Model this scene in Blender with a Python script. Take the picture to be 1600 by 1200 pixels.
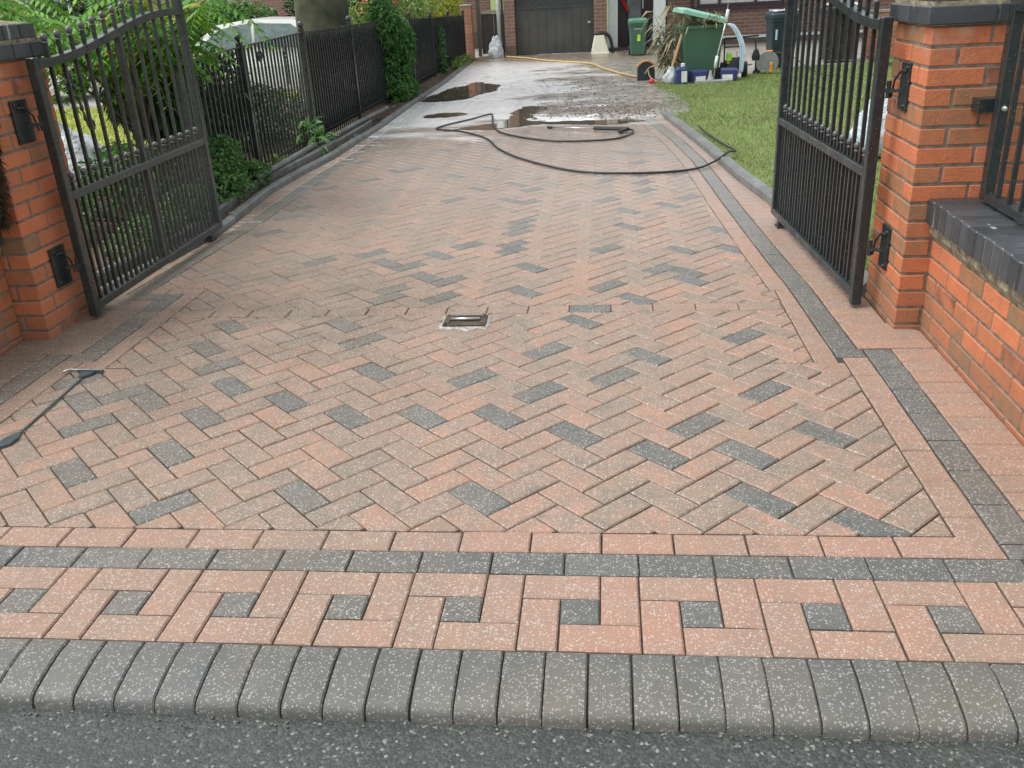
import bpy, math, random
from mathutils import Vector, Matrix, noise
random.seed(7)
R_ = math.radians
S = bpy.context.scene
C = S.collection
for o in list(bpy.data.objects): bpy.data.objects.remove(o)

# ------------------------------------------------------------------ camera
cam_d = bpy.data.cameras.new('camera'); cam = bpy.data.objects.new('camera', cam_d); C.objects.link(cam)
def cam_rot(p, r, y):
    cy, sy = math.cos(y), math.sin(y)
    f = Vector((-sy*math.cos(p), cy*math.cos(p), -math.sin(p))); rt = Vector((cy, sy, 0)); dn = f.cross(rt)
    c, s = math.cos(r), math.sin(r)
    rt2 = c*rt + s*dn; dn2 = -s*rt + c*dn
    m = Matrix(((rt2.x, -dn2.x, -f.x), (rt2.y, -dn2.y, -f.y), (rt2.z, -dn2.z, -f.z)))
    return m.to_4x4()
cam.matrix_world = Matrix.Translation((0.117, -1.673, 1.444)) @ cam_rot(R_(24.05), R_(3.07), R_(6.62))
cam_d.sensor_width = 36; cam_d.lens = 36*1399/1600; cam_d.clip_start = 0.05; cam_d.clip_end = 600
S.camera = cam
S.render.resolution_x, S.render.resolution_y = 1024, 768

# ------------------------------------------------------------------ sky, sun, exposure (bright overcast, wet)
W = bpy.data.worlds.new("World"); S.world = W; W.use_nodes = True
wn = W.node_tree.nodes; wl = W.node_tree.links
SUN_EL, SUN_AZ = 60, 255
sky = wn.new('ShaderNodeTexSky'); sky.sky_type = 'NISHITA'; sky.sun_disc = False
sky.sun_elevation = R_(SUN_EL); sky.sun_rotation = R_(SUN_AZ); sky.dust_density = 4; sky.air_density = 1.2
hs = wn.new('ShaderNodeHueSaturation'); hs.inputs['Saturation'].default_value = 0.22; hs.inputs['Value'].default_value = 1.25
bg = wn['Background']; bg.inputs['Strength'].default_value = 0.15
wl.new(sky.outputs[0], hs.inputs['Color']); wl.new(hs.outputs[0], bg.inputs['Color'])
sl = bpy.data.lights.new('sun', 'SUN'); sl.energy = 0.7; sl.angle = R_(30); sl.color = (1, .97, .92)
so = bpy.data.objects.new('sun', sl); C.objects.link(so)
az = R_(SUN_AZ)
d = Vector((math.sin(az)*math.cos(R_(SUN_EL)), math.cos(az)*math.cos(R_(SUN_EL)), math.sin(R_(SUN_EL))))
so.rotation_euler = d.to_track_quat('Z', 'Y').to_euler()
S.view_settings.view_transform = 'Standard'; S.view_settings.look = 'None'
S.view_settings.exposure = 0.48; S.view_settings.gamma = 1

# ------------------------------------------------------------------ helpers
def tag(o, label=None, cat=None, group=None, kind=None):
    if label: o['label'] = label
    if cat: o['category'] = cat
    if group: o['group'] = group
    if kind: o['kind'] = kind
    return o
def empty(name, loc=(0,0,0), rz=0):
    o = bpy.data.objects.new(name, None); C.objects.link(o); o.location = loc; o.rotation_euler = (0,0,rz); o.empty_display_size = .1
    return o
def copy_tree(o, parent=None):
    c = o.copy(); C.objects.link(c); c.parent = parent
    for ch in [x for x in C.objects if x.parent == o]: copy_tree(ch, c)
    return c

class MB:
    def __init__(s): s.v = []; s.f = []; s.a = []; s.k = []; s.cur = 0.5; s.kind = 0.0; s.sm = []; s.smooth = False
    def add(s, vs, fs):
        n = len(s.v); s.v += [tuple(x) for x in vs]
        for f in fs: s.f.append([n+i for i in f]); s.a.append(s.cur); s.k.append(s.kind); s.sm.append(s.smooth)
    def box(s, x0, x1, y0, y1, z0, z1, M=None, ch=0):
        if ch <= 0:
            vs = [(x,y,z) for z in (z0,z1) for y in (y0,y1) for x in (x0,x1)]
            fs = [(0,2,3,1),(4,5,7,6),(0,1,5,4),(2,6,7,3),(0,4,6,2),(1,3,7,5)]
        else:
            c = ch; vs = []; fs = []
            # chamfered box: 24 verts
            idx = {}
            for sx in (0,1):
                for sy in (0,1):
                    for sz in (0,1):
                        X = (x0,x1)[sx]; Y = (y0,y1)[sy]; Z = (z0,z1)[sz]
                        ix = X+(c if sx==0 else -c); iy = Y+(c if sy==0 else -c); iz = Z+(c if sz==0 else -c)
                        idx[sx,sy,sz,'x'] = len(vs); vs.append((X,iy,iz))
                        idx[sx,sy,sz,'y'] = len(vs); vs.append((ix,Y,iz))
                        idx[sx,sy,sz,'z'] = len(vs); vs.append((ix,iy,Z))
            g = idx
            for t in (0,1):
                q = [g[t,0,0,'x'],g[t,0,1,'x'],g[t,1,1,'x'],g[t,1,0,'x']]; fs.append(q if t==0 else q[::-1])
                q = [g[0,t,0,'y'],g[1,t,0,'y'],g[1,t,1,'y'],g[0,t,1,'y']]; fs.append(q if t==0 else q[::-1])
                q = [g[0,0,t,'z'],g[0,1,t,'z'],g[1,1,t,'z'],g[1,0,t,'z']]; fs.append(q if t==0 else q[::-1])
            for a in (0,1):
                for b in (0,1):
                    fs.append([g[a,b,0,'x'],g[a,b,0,'y'],g[a,b,1,'y'],g[a,b,1,'x']])
                    fs.append([g[0,a,b,'y'],g[0,a,b,'z'],g[1,a,b,'z'],g[1,a,b,'y']])
                    fs.append([g[a,0,b,'x'],g[a,0,b,'z'],g[a,1,b,'z'],g[a,1,b,'x']])
                    for e in (0,1): fs.append([g[a,b,e,'x'],g[a,b,e,'y'],g[a,b,e,'z']])
        if M is not None: vs = [M @ Vector(v) for v in vs]
        s.add(vs, fs)
    def bar(s, p, q, w, h=None, up=(0,0,1)):
        p, q = Vector(p), Vector(q); dd = (q-p); L = dd.length; dd.normalize()
        u = Vector(up)
        if abs(dd.dot(u)) > .98: u = Vector((0,1,0))
        x = dd.cross(u).normalized(); u = x.cross(dd)
        h = h or w
        M = Matrix((( x.x, dd.x, u.x, p.x), (x.y, dd.y, u.y, p.y), (x.z, dd.z, u.z, p.z), (0,0,0,1)))
        s.box(-w/2, w/2, 0, L, -h/2, h/2, M)
    def tube(s, pts, r, n=8, cap=True):
        pts = [Vector(p) for p in pts]; m = len(pts); rs = r if isinstance(r, (list,tuple)) else [r]*m
        vs = []; fs = []
        prev = None
        for i, p in enumerate(pts):
            t = (pts[min(i+1,m-1)] - pts[max(i-1,0)]).normalized()
            if prev is None:
                u = Vector((0,0,1)) if abs(t.z) < .9 else Vector((1,0,0))
                x = t.cross(u).normalized()
            else:
                x = (prev - t*prev.dot(t)).normalized()
            prev = x; y = t.cross(x)
            for k in range(n):
                a = 2*math.pi*k/n; vs.append(p + (x*math.cos(a)+y*math.sin(a))*rs[i])
        for i in range(m-1):
            for k in range(n):
                k2 = (k+1) % n; fs.append((i*n+k, i*n+k2, (i+1)*n+k2, (i+1)*n+k))
        if cap: fs.append(tuple(range(n))[::-1]); fs.append(tuple((m-1)*n+k for k in range(n)))
        s.add(vs, fs)
    def lathe(s, prof, n=16, M=None, cx=0, cy=0, cz=0):
        vs = []; fs = []; m = len(prof)
        for r, z in prof:
            for k in range(n):
                a = 2*math.pi*k/n; vs.append(Vector((cx+r*math.cos(a), cy+r*math.sin(a), cz+z)))
        for i in range(m-1):
            for k in range(n):
                k2 = (k+1) % n; fs.append((i*n+k, i*n+k2, (i+1)*n+k2, (i+1)*n+k))
        fs.append(tuple(range(n))[::-1]); fs.append(tuple((m-1)*n+k for k in range(n)))
        if M is not None: vs = [M @ v for v in vs]
        s.add(vs, fs)
    def ball(s, c, r, n=8, m=5, sz=1):
        s.lathe([(r*math.sin(math.pi*i/m)+1e-4, -r*sz*math.cos(math.pi*i/m)) for i in range(m+1)], n, None, *c)
    def prism(s, poly, z0, z1, M=None):
        n = len(poly); vs = [Vector((x,y,z0)) for x,y in poly]+[Vector((x,y,z1)) for x,y in poly]
        fs = [tuple(range(n))[::-1], tuple(range(n,2*n))]+[(i,(i+1)%n,n+(i+1)%n,n+i) for i in range(n)]
        if M is not None: vs = [M @ v for v in vs]
        s.add(vs, fs)
    def build(s, name, mat, parent=None, smooth=None):
        me = bpy.data.meshes.new(name); me.from_pydata(s.v, [], s.f)
        at = me.attributes.new('rnd', 'FLOAT', 'FACE'); at.data.foreach_set('value', s.a)
        at = me.attributes.new('kind', 'FLOAT', 'FACE'); at.data.foreach_set('value', s.k)
        me.polygons.foreach_set('use_smooth', [True]*len(s.f) if smooth else s.sm)
        me.materials.append(mat); me.update()
        o = bpy.data.objects.new(name, me); C.objects.link(o); o.parent = parent
        return o

# ------------------------------------------------------------------ materials
class NT:
    def __init__(s, name):
        s.m = bpy.data.materials.new(name); s.m.use_nodes = True; s.t = s.m.node_tree; s.n = s.t.nodes; s.l = s.t.links
        s.b = s.n['Principled BSDF']
    def new(s, t, **k):
        n = s.n.new(t)
        for a, b in k.items(): setattr(n, a, b)
        return n
    def link(s, a, b): s.l.new(a, b)
    def co(s, scale=(1,1,1), kind='Object'):
        c = s.new('ShaderNodeTexCoord'); mp = s.new('ShaderNodeMapping'); mp.inputs['Scale'].default_value = scale
        s.link(c.outputs[kind], mp.inputs[0]); return mp.outputs[0]
    def noise(s, scale, detail=4, rough=.55, vec=None, dist=0):
        n = s.new('ShaderNodeTexNoise'); n.inputs['Scale'].default_value = scale; n.inputs['Detail'].default_value = detail
        n.inputs['Roughness'].default_value = rough; n.inputs['Distortion'].default_value = dist
        s.link(vec if vec is not None else s.co(), n.inputs['Vector']); return n.outputs['Fac']
    def vor(s, scale, vec=None, out='Distance', feature='F1'):
        n = s.new('ShaderNodeTexVoronoi'); n.feature = feature; n.inputs['Scale'].default_value = scale
        s.link(vec if vec is not None else s.co(), n.inputs['Vector']); return n.outputs[out]
    def ramp(s, fac, stops):
        r = s.new('ShaderNodeValToRGB'); e = r.color_ramp.elements
        while len(e) < len(stops): e.new(.5)
        for i, (p, c) in enumerate(stops):
            e[i].position = p; e[i].color = (*c, 1) if isinstance(c, tuple) else (c, c, c, 1)
        s.link(fac, r.inputs[0]); return r.outputs[0]
    def mix(s, f, a, b, mode='MIX'):
        n = s.new('ShaderNodeMix', data_type='RGBA', blend_type=mode)
        for i, v in ((0, f), (6, a), (7, b)):
            if isinstance(v, (int, float)): n.inputs[i].default_value = v if i == 0 else (v,v,v,1)
            elif isinstance(v, tuple): n.inputs[i].default_value = (*v, 1)
            else: s.link(v, n.inputs[i])
        return n.outputs[2]
    def math(s, op, a, b=0.0, c=None, clamp=False):
        n = s.new('ShaderNodeMath', operation=op); n.use_clamp = clamp
        for i, v in enumerate((a, b) if c is None else (a, b, c)):
            if isinstance(v, (int, float)): n.inputs[i].default_value = v
            else: s.link(v, n.inputs[i])
        return n.outputs[0]
    def attr(s, name):
        n = s.new('ShaderNodeAttribute'); n.attribute_name = name; return n.outputs['Fac']
    def sep(s, vec):
        n = s.new('ShaderNodeSeparateXYZ'); s.link(vec, n.inputs[0]); return n.outputs
    def bump(s, h, st=.3, dist=.01):
        n = s.new('ShaderNodeBump'); n.inputs['Strength'].default_value = st; n.inputs['Distance'].default_value = dist
        s.link(h, n.inputs['Height']); s.link(n.outputs[0], s.b.inputs['Normal']); return n
    def set(s, col=None, rough=None, spec=None, metal=None):
        for k, v in (('Base Color', col), ('Roughness', rough), ('Specular IOR Level', spec), ('Metallic', metal)):
            if v is None: continue
            if isinstance(v, tuple): s.b.inputs[k].default_value = (*v, 1)
            elif isinstance(v, (int, float)): s.b.inputs[k].default_value = v
            else: s.link(v, s.b.inputs[k])
        return s.m
def simple(name, col, rough=.5, var=.12, scale=14, metal=0, spec=None, dirt=None, bump=.15, bs=60):
    t = NT(name); n = t.noise(scale, 5)
    lo = tuple(c*(1-var*1.6) for c in col); hi = tuple(min(1, c*(1+var*1.6)) for c in col)
    c = t.ramp(n, [(.3, lo), (.7, hi)])
    if dirt: c = t.mix(t.math('MULTIPLY', t.ramp(t.noise(scale*.35, 6), [(.45, 0.), (.7, 1.)]), .6), c, dirt)
    t.set(c, rough, spec, metal)
    if bump: t.bump(t.noise(bs, 4), bump, .004)
    return t.m

def mat_sack(name, c1, c2):
    t = NT(name); n = t.noise(3.5, 4, .6, None, 1.5); c = t.ramp(n, [(.42, c1), (.55, c2), (.62, c1)]); t.set(c, .45)
    t.bump(t.math('ADD', t.noise(7, 5, .6, None, 2.0), t.math('MULTIPLY', t.noise(22, 4, .6, None, 1), .3)), 1.0, .05); return t.m
def mat_pavers():
    t = NT('block_paving'); rnd = t.attr('rnd'); kind = t.attr('kind')
    co = t.co(); xyz = t.sep(co)
    # each block: peach to brindle tan, blotched inside the block
    shift = t.new('ShaderNodeVectorMath', operation='ADD'); t.link(co, shift.inputs[0])
    cx = t.new('ShaderNodeCombineXYZ'); t.link(t.math('MULTIPLY', rnd, 37), cx.inputs[0]); t.link(t.math('MULTIPLY', rnd, 91), cx.inputs[1]); t.link(cx.outputs[0], shift.inputs[1])
    blot = t.noise(13, 3, .6, shift.outputs[0])
    blot2 = t.noise(42, 3, .6, shift.outputs[0])
    f = t.math('ADD', t.math('ADD', t.math('MULTIPLY', rnd, .58), .26), t.math('ADD', t.math('MULTIPLY', t.math('SUBTRACT', blot, .5), 1.9), t.math('MULTIPLY', t.math('SUBTRACT', blot2, .5), .9)), clamp=True)
    red = t.ramp(f, [(0, (.20,.17,.135)), (.3, (.265,.20,.15)), (.65, (.315,.21,.155)), (1, (.385,.215,.145))])
    dark = t.ramp(f, [(0, (.085,.095,.09)), (1, (.13,.135,.128))])
    kerb = t.ramp(f, [(0, (.075,.088,.085)), (1, (.11,.12,.115))])
    warm = t.ramp(f, [(0, (.305,.215,.162)), (1, (.375,.215,.152))])   # kind 3: the plain peach border blocks
    k1 = t.math('COMPARE', kind, 1.0, .3); k2 = t.math('COMPARE', kind, 2.0, .3); k3 = t.math('COMPARE', kind, 3.0, .3)
    c = t.mix(k1, red, dark); c = t.mix(k2, c, kerb); c = t.mix(k3, c, warm)
    # drifting silt and old wear
    silt = t.ramp(t.noise(.9, 5, .6), [(.42, 0.), (.68, 1.)])
    c = t.mix(t.math('MULTIPLY', silt, .42), c, (.22,.18,.13))
    # the damp, soil-stained patch near the left gate
    dx = t.math('SUBTRACT', xyz[0], -1.45); dy = t.math('SUBTRACT', xyz[1], 2.2)
    rr = t.math('ADD', t.math('MULTIPLY', t.math('POWER', dx, 2), .7), t.math('MULTIPLY', t.math('POWER', dy, 2), .55))
    st = t.math('MULTIPLY', t.ramp(rr, [(.15, 1.), (1.0, 0.)]), t.ramp(t.noise(2.6, 4), [(.35, 0.), (.65, 1.)]))
    c = t.mix(t.math('MULTIPLY', st, .75), c, (.13,.10,.068))
    ex = t.math('ADD', t.math('SUBTRACT', xyz[0], -2.22), t.math('MULTIPLY', t.math('SUBTRACT', t.noise(4, 5), .5), .5))
    lf = t.math('MULTIPLY', t.math('LESS_THAN', xyz[1], 5.0), t.math('SUBTRACT', 1.0, t.ramp(t.math('MULTIPLY', t.math('ADD', ex, .2), 2.5), [(.0, 0.), (1., 1.)])))
    c = t.mix(t.math('MULTIPLY', t.math('MULTIPLY', lf, t.math('GREATER_THAN', xyz[1], 1.2)), .55), c, (.15,.115,.075))
    fine = t.noise(160, 3, .7); c = t.mix(t.math('MULTIPLY', t.ramp(fine, [(.35, 1.), (.55, 0.)]), .30), c, (.12,.09,.07))
    trk = t.noise(1, 4, .6, t.co((3.2,.35,1))); c = t.mix(t.math('MULTIPLY', t.ramp(trk, [(.48, 0.), (.66, 1.)]), .30), c, (.17,.145,.115))
    moss = t.math('MULTIPLY', t.ramp(t.noise(1.7, 5, .65), [(.56, 0.), (.7, 1.)]), t.ramp(t.noise(24, 4, .7), [(.5, 0.), (.62, 1.)]))
    c = t.mix(t.math('MULTIPLY', moss, .5), c, (.13,.125,.08))
    spot = t.ramp(t.noise(5.5, 4, .7), [(.62, 0.), (.74, 1.)]); c = t.mix(t.math('MULTIPLY', spot, .3), c, (.12,.10,.08))
    # pale aggregate chips
    chips = []; wob = t.noise(210, 2, .6)
    for sc, th, dens in ((190, .42, .62), (112, .38, .72), (64, .26, .87)):
        v = t.new('ShaderNodeTexVoronoi'); v.inputs['Scale'].default_value = sc; v.inputs['Randomness'].default_value = 1
        t.link(co, v.inputs['Vector'])
        d0 = t.ramp(t.math('ADD', v.outputs['Distance'], t.math('MULTIPLY', t.math('SUBTRACT', wob, .5), .5)), [(th*.6, 1.), (th, 0.)])
        sp = t.sep(v.outputs['Color'])
        dens_n = t.math('ADD', dens, t.math('MULTIPLY', t.math('SUBTRACT', t.noise(3.2, 3), .5), -.5))
        chips.append(t.math('MULTIPLY', d0, t.math('GREATER_THAN', sp[0], dens_n)))
    ch = t.math('MAXIMUM', t.math('MAXIMUM', chips[0], chips[1]), chips[2])
    c = t.mix(t.math('MULTIPLY', ch, t.math('SUBTRACT', .5, t.math('MULTIPLY', k2, .14))), c, (.62,.60,.56))
    # wetness grows towards the house end
    yw = t.math('ADD', xyz[1], t.math('MULTIPLY', t.math('SUBTRACT', t.noise(.8, 4), .5), 2.6))
    wet = t.ramp(t.math('DIVIDE', yw, 12), [(.24, 0.), (.62, 1.)])
    c = t.mix(t.math('MULTIPLY', wet, .36), c, (.33,.285,.245))
    rough = t.ramp(wet, [(0, .62), (.5, .42), (1, .26)])
    # bright sky sheen of the wet far blocks, painted in as a pale colour
    sky_sheen = t.math('ADD', t.math('MULTIPLY', t.math('SUBTRACT', xyz[1], t.math('MULTIPLY', xyz[0], .35)), .5), t.math('MULTIPLY', t.noise(1.0, 5, .6, t.co((1,2.4,1))), 3.4))
    sky_sheen = t.ramp(t.math('MULTIPLY', sky_sheen, .1), [(.595, 0.), (.66, 1.)])
    c = t.mix(t.math('MULTIPLY', sky_sheen, .85), c, (.70,.72,.72)); rough = t.mix(sky_sheen, rough, .3)
    t.set(c, rough, t.ramp(wet, [(0, .5), (1, .75)]))
    t.link(t.math('MULTIPLY', wet, .7), t.b.inputs['Coat Weight']); t.b.inputs['Coat Roughness'].default_value = .24
    h = t.math('ADD', t.math('MULTIPLY', fine, .5), t.noise(45, 3))
    b = t.bump(h, .35, .003)
    return t.m
def mat_brick(name, cols, scale=(1,1,1)):
    t = NT(name); rnd = t.attr('rnd'); k = t.attr('kind')
    n = t.noise(16, 4)
    f = t.math('ADD', t.math('MULTIPLY', rnd, .9), t.math('MULTIPLY', t.math('SUBTRACT', n, .5), .9), clamp=True)
    c = t.ramp(f, cols)
    pits = t.vor(150); c = t.mix(t.math('MULTIPLY', t.ramp(pits, [(.12, 1.), (.25, 0.)]), .5), c, (.10,.04,.025))
    sm = t.ramp(t.noise(7, 5, .65), [(.5, 0.), (.75, 1.)]); c = t.mix(t.math('MULTIPLY', sm, .38), c, (.20,.125,.075)); sp2 = t.ramp(t.noise(55, 4, .75), [(.58, 0.), (.68, 1.)]); c = t.mix(t.math('MULTIPLY', sp2, .45), c, (.15,.07,.045))
    geo = t.new('ShaderNodeNewGeometry'); wp = t.sep(geo.outputs['Position'])
    burnt = t.math('MULTIPLY', t.math('GREATER_THAN', rnd, .93), t.ramp(t.noise(9, 3), [(.4, .2), (.6, .9)])); c = t.mix(burnt, c, (.16,.075,.05))
    foot = t.ramp(t.math('ADD', wp[2], t.math('MULTIPLY', t.math('SUBTRACT', t.noise(6, 5), .5), .5)), [(.02, 1.), (.22, 0.)]); c = t.mix(t.math('MULTIPLY', foot, .5), c, (.20,.13,.085))
    z = t.sep(t.co())[2]; eff = t.math('MULTIPLY', t.ramp(t.math('DIVIDE', z, 1.5), [(.70, 0.), (.84, 1.)]), t.ramp(t.noise(11, 4), [(.5, 0.), (.66, 1.)]))
    c = t.mix(t.math('MULTIPLY', eff, .4), c, (.55,.50,.42))
    t.set(c, .72, .35); t.bump(t.math('ADD', t.noise(70, 5), t.math('MULTIPLY', pits, -.5)), .6, .004)
    return t.m
def mat_mortar():
    t = NT('mortar'); c = t.ramp(t.noise(30, 5), [(.3, (.12,.105,.085)), (.7, (.27,.24,.20))])
    t.set(c, .9, .2); t.bump(t.noise(120, 4), .5, .004); return t.m
def mat_lichen_mortar():
    t = NT('lichen_mortar'); c = t.ramp(t.noise(22, 6), [(.32, (.12,.105,.075)), (.5, (.24,.21,.15)), (.66, (.38,.34,.22)), (.75, (.52,.50,.40))])
    t.set(c, .9, .2); t.bump(t.noise(40, 5), .9, .012); return t.m
def mat_blue_brick():
    t = NT('blue_brick'); n = t.noise(18, 5); f = t.math('ADD', t.math('MULTIPLY', t.attr('rnd'), .5), t.math('MULTIPLY', n, .6))
    c = t.ramp(f, [(.25, (.028,.036,.042)), (.8, (.068,.076,.084))])
    run = t.ramp(t.noise(1, 4, .6, t.co((17,17,2.5))), [(.66, 0.), (.72, 1.)])
    c = t.mix(t.math('MULTIPLY', run, .7), c, (.55,.55,.48)); t.set(c, .38, .6); t.bump(t.noise(60, 4), .4, .003); return t.m
def mat_black_metal(name='black_painted_steel', dust=.16, base=(.024,.032,.031)):
    t = NT(name); c = t.mix(t.math('MULTIPLY', t.ramp(t.noise(28, 6, .7), [(.42, 0.), (.72, 1.)]), dust), base, (.17,.16,.13))
    rs2 = t.ramp(t.noise(12, 5, .7), [(.63, 0.), (.72, 1.)]); c = t.mix(t.math('MULTIPLY', rs2, .45), c, (.10,.05,.025))
    t.set(c, t.ramp(t.noise(9, 3), [(.3, .18), (.7, .45)]), .6); t.bump(t.noise(90, 4), .35, .0015)
    sp = t.vor(70); cc = t.mix(t.math('MULTIPLY', t.ramp(sp, [(.07, 1.), (.12, 0.)]), .55), c, (.6,.6,.56)); t.set(cc)
    return t.m
def mat_leaf(name, lo, mid, hi, accent=None, rough=.42):
    t = NT(name); r = t.attr('rnd'); c = t.ramp(r, [(0, lo), (.5, mid), (.93, hi)] + ([(.97, accent)] if accent else []))
    t.set(c, rough, .5)
    tr = t.new('ShaderNodeBsdfTranslucent'); t.link(c, tr.inputs['Color']); mx = t.new('ShaderNodeMixShader'); mx.inputs[0].default_value = .28
    t.link(t.b.outputs[0], mx.inputs[1]); t.link(tr.outputs[0], mx.inputs[2]); t.link(mx.outputs[0], t.n['Material Output'].inputs['Surface'])
    return t.m
def mat_asphalt():
    t = NT('asphalt'); v = t.new('ShaderNodeTexVoronoi'); v.inputs['Scale'].default_value = 150; t.link(t.co(), v.inputs['Vector'])
    sp = t.sep(v.outputs['Color'])
    c = t.ramp(sp[0], [(0, (.028,.034,.032)), (.6, (.045,.053,.05)), (.95, (.08,.088,.082)), (.988, (.24,.24,.22))])
    c = t.mix(t.math('MULTIPLY', t.ramp(t.noise(5, 6, .7), [(.4, 0.), (.65, 1.)]), .4), c, (.06,.066,.055))
    t.set(c, .55, .5); t.bump(t.math('ADD', t.math('MULTIPLY', v.outputs['Distance'], -.5), t.noise(14, 5)), .45, .006); return t.m
def mat_sand():
    t = NT('wet_sand'); n = t.noise(5, 6, .65); g = t.noise(38, 5, .75)
    c = t.ramp(t.math('ADD', t.math('MULTIPLY', n, .6), t.math('MULTIPLY', g, .4)), [(.34, (.095,.08,.06)), (.48, (.25,.225,.19)), (.64, (.42,.40,.365))])
    xyz = t.sep(t.co()); yy = t.math('ADD', xyz[1], t.math('MULTIPLY', t.math('SUBTRACT', n, .5), 2.2))
    rd = t.ramp(t.math('ABSOLUTE', t.math('SUBTRACT', yy, t.math('ADD', 9.35, t.math('MULTIPLY', t.math('ABSOLUTE', t.math('SUBTRACT', xyz[0], .25)), .5)))), [(.10, 1.), (.55, 0.)])
    yard_sheen = t.math('SUBTRACT', t.math('ADD', t.noise(.8, 6, .62, t.co((1,2.2,1))), t.math('MULTIPLY', t.noise(5, 4, .6, t.co((1,2.5,1))), .25)), t.math('MULTIPLY', t.math('ADD', xyz[0], .9), .15))
    yard_sheen = t.ramp(t.math('SUBTRACT', yard_sheen, t.math('MULTIPLY', t.math('MAXIMUM', t.math('SUBTRACT', xyz[1], 17.3), 0), .5)), [(.52, 0.), (.62, 1.)]); c = t.mix(t.math('MULTIPLY', yard_sheen, .9), c, (.74,.74,.73))  # near-white patches paint the sky's sheen into the wet yard colour
    bk = t.ramp(t.math('DIVIDE', t.math('ADD', xyz[1], t.math('MULTIPLY', n, 2.0)), 20), [(.86, 0.), (.93, 1.)]); c = t.mix(t.math('MULTIPLY', bk, .65), c, (.20,.15,.095))
    c = t.mix(t.math('MULTIPLY', rd, t.ramp(g, [(.4, .95), (.62, .25)])), c, (.105,.08,.058))
    t.set(c, t.ramp(n, [(.35, .2), (.6, .42)]), .75); t.b.inputs['Coat Weight'].default_value = .5; t.b.inputs['Coat Roughness'].default_value = .3
    t.bump(t.math('ADD', t.math('MULTIPLY', g, .9), t.math('MULTIPLY', t.noise(130, 3), .3)), .55, .012); return t.m
def mat_water():
    t = NT('puddle_water'); t.set(t.ramp(t.noise(7, 4), [(.3, (.07,.055,.035)), (.7, (.15,.12,.08))]), t.ramp(t.noise(3, 4), [(.35, .02), (.7, .09)]), .5); t.b.inputs['Coat Weight'].default_value = .5; t.b.inputs['Coat Roughness'].default_value = .0
    t.bump(t.noise(6, 4), .10, .01); return t.m
def mat_pale_sheen():
    t = NT('painted_wet_sheen'); t.set(t.ramp(t.noise(4, 4), [(.3, (.56,.545,.53)), (.7, (.68,.67,.66))]), t.ramp(t.noise(1.6, 4), [(.35, .22), (.65, .38)]), .9)  # pale base colour stands in for sky sheen on wet ground
    t.b.inputs['Coat Weight'].default_value = .8; t.b.inputs['Coat Roughness'].default_value = .25
    t.bump(t.noise(9, 4, .6), .35, .012); return t.m
def mat_grass_ground(name, a, b, c2):
    t = NT(name); n = t.noise(1.6, 6, .65); c = t.ramp(t.math('ADD', t.math('MULTIPLY', n, .7), t.math('MULTIPLY', t.noise(30, 4), .3)), [(.38, c2), (.5, a), (.62, b)])
    t.set(c, .8, .25); t.bump(t.noise(60, 4), .8, .02); return t.m
def mat_housebrick(name='house_brick', c1=(.26,.15,.115), c2=(.20,.115,.09), mo=(.33,.29,.25)):
    t = NT(name); co = t.new('ShaderNodeTexCoord'); sp = t.sep(co.outputs['Object']); cb = t.new('ShaderNodeCombineXYZ')
    t.link(t.math('ADD', sp[0], sp[1]), cb.inputs[0]); t.link(sp[2], cb.inputs[1])
    b = t.new('ShaderNodeTexBrick'); b.inputs['Scale'].default_value = 1; b.inputs['Brick Width'].default_value = .225; b.inputs['Row Height'].default_value = .075
    b.inputs['Mortar Size'].default_value = .006; b.inputs['Color1'].default_value = (*c1,1); b.inputs['Color2'].default_value = (*c2,1); b.inputs['Mortar'].default_value = (*mo,1)
    t.link(cb.outputs[0], b.inputs['Vector'])
    c = t.mix(t.math('MULTIPLY', t.ramp(t.noise(2.5, 5), [(.45, 0.), (.7, 1.)]), .35), b.outputs['Color'], (.12,.075,.055))
    t.set(c, .8, .3); t.bump(t.math('MULTIPLY', b.outputs['Fac'], -1), .5, .006); return t.m

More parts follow.
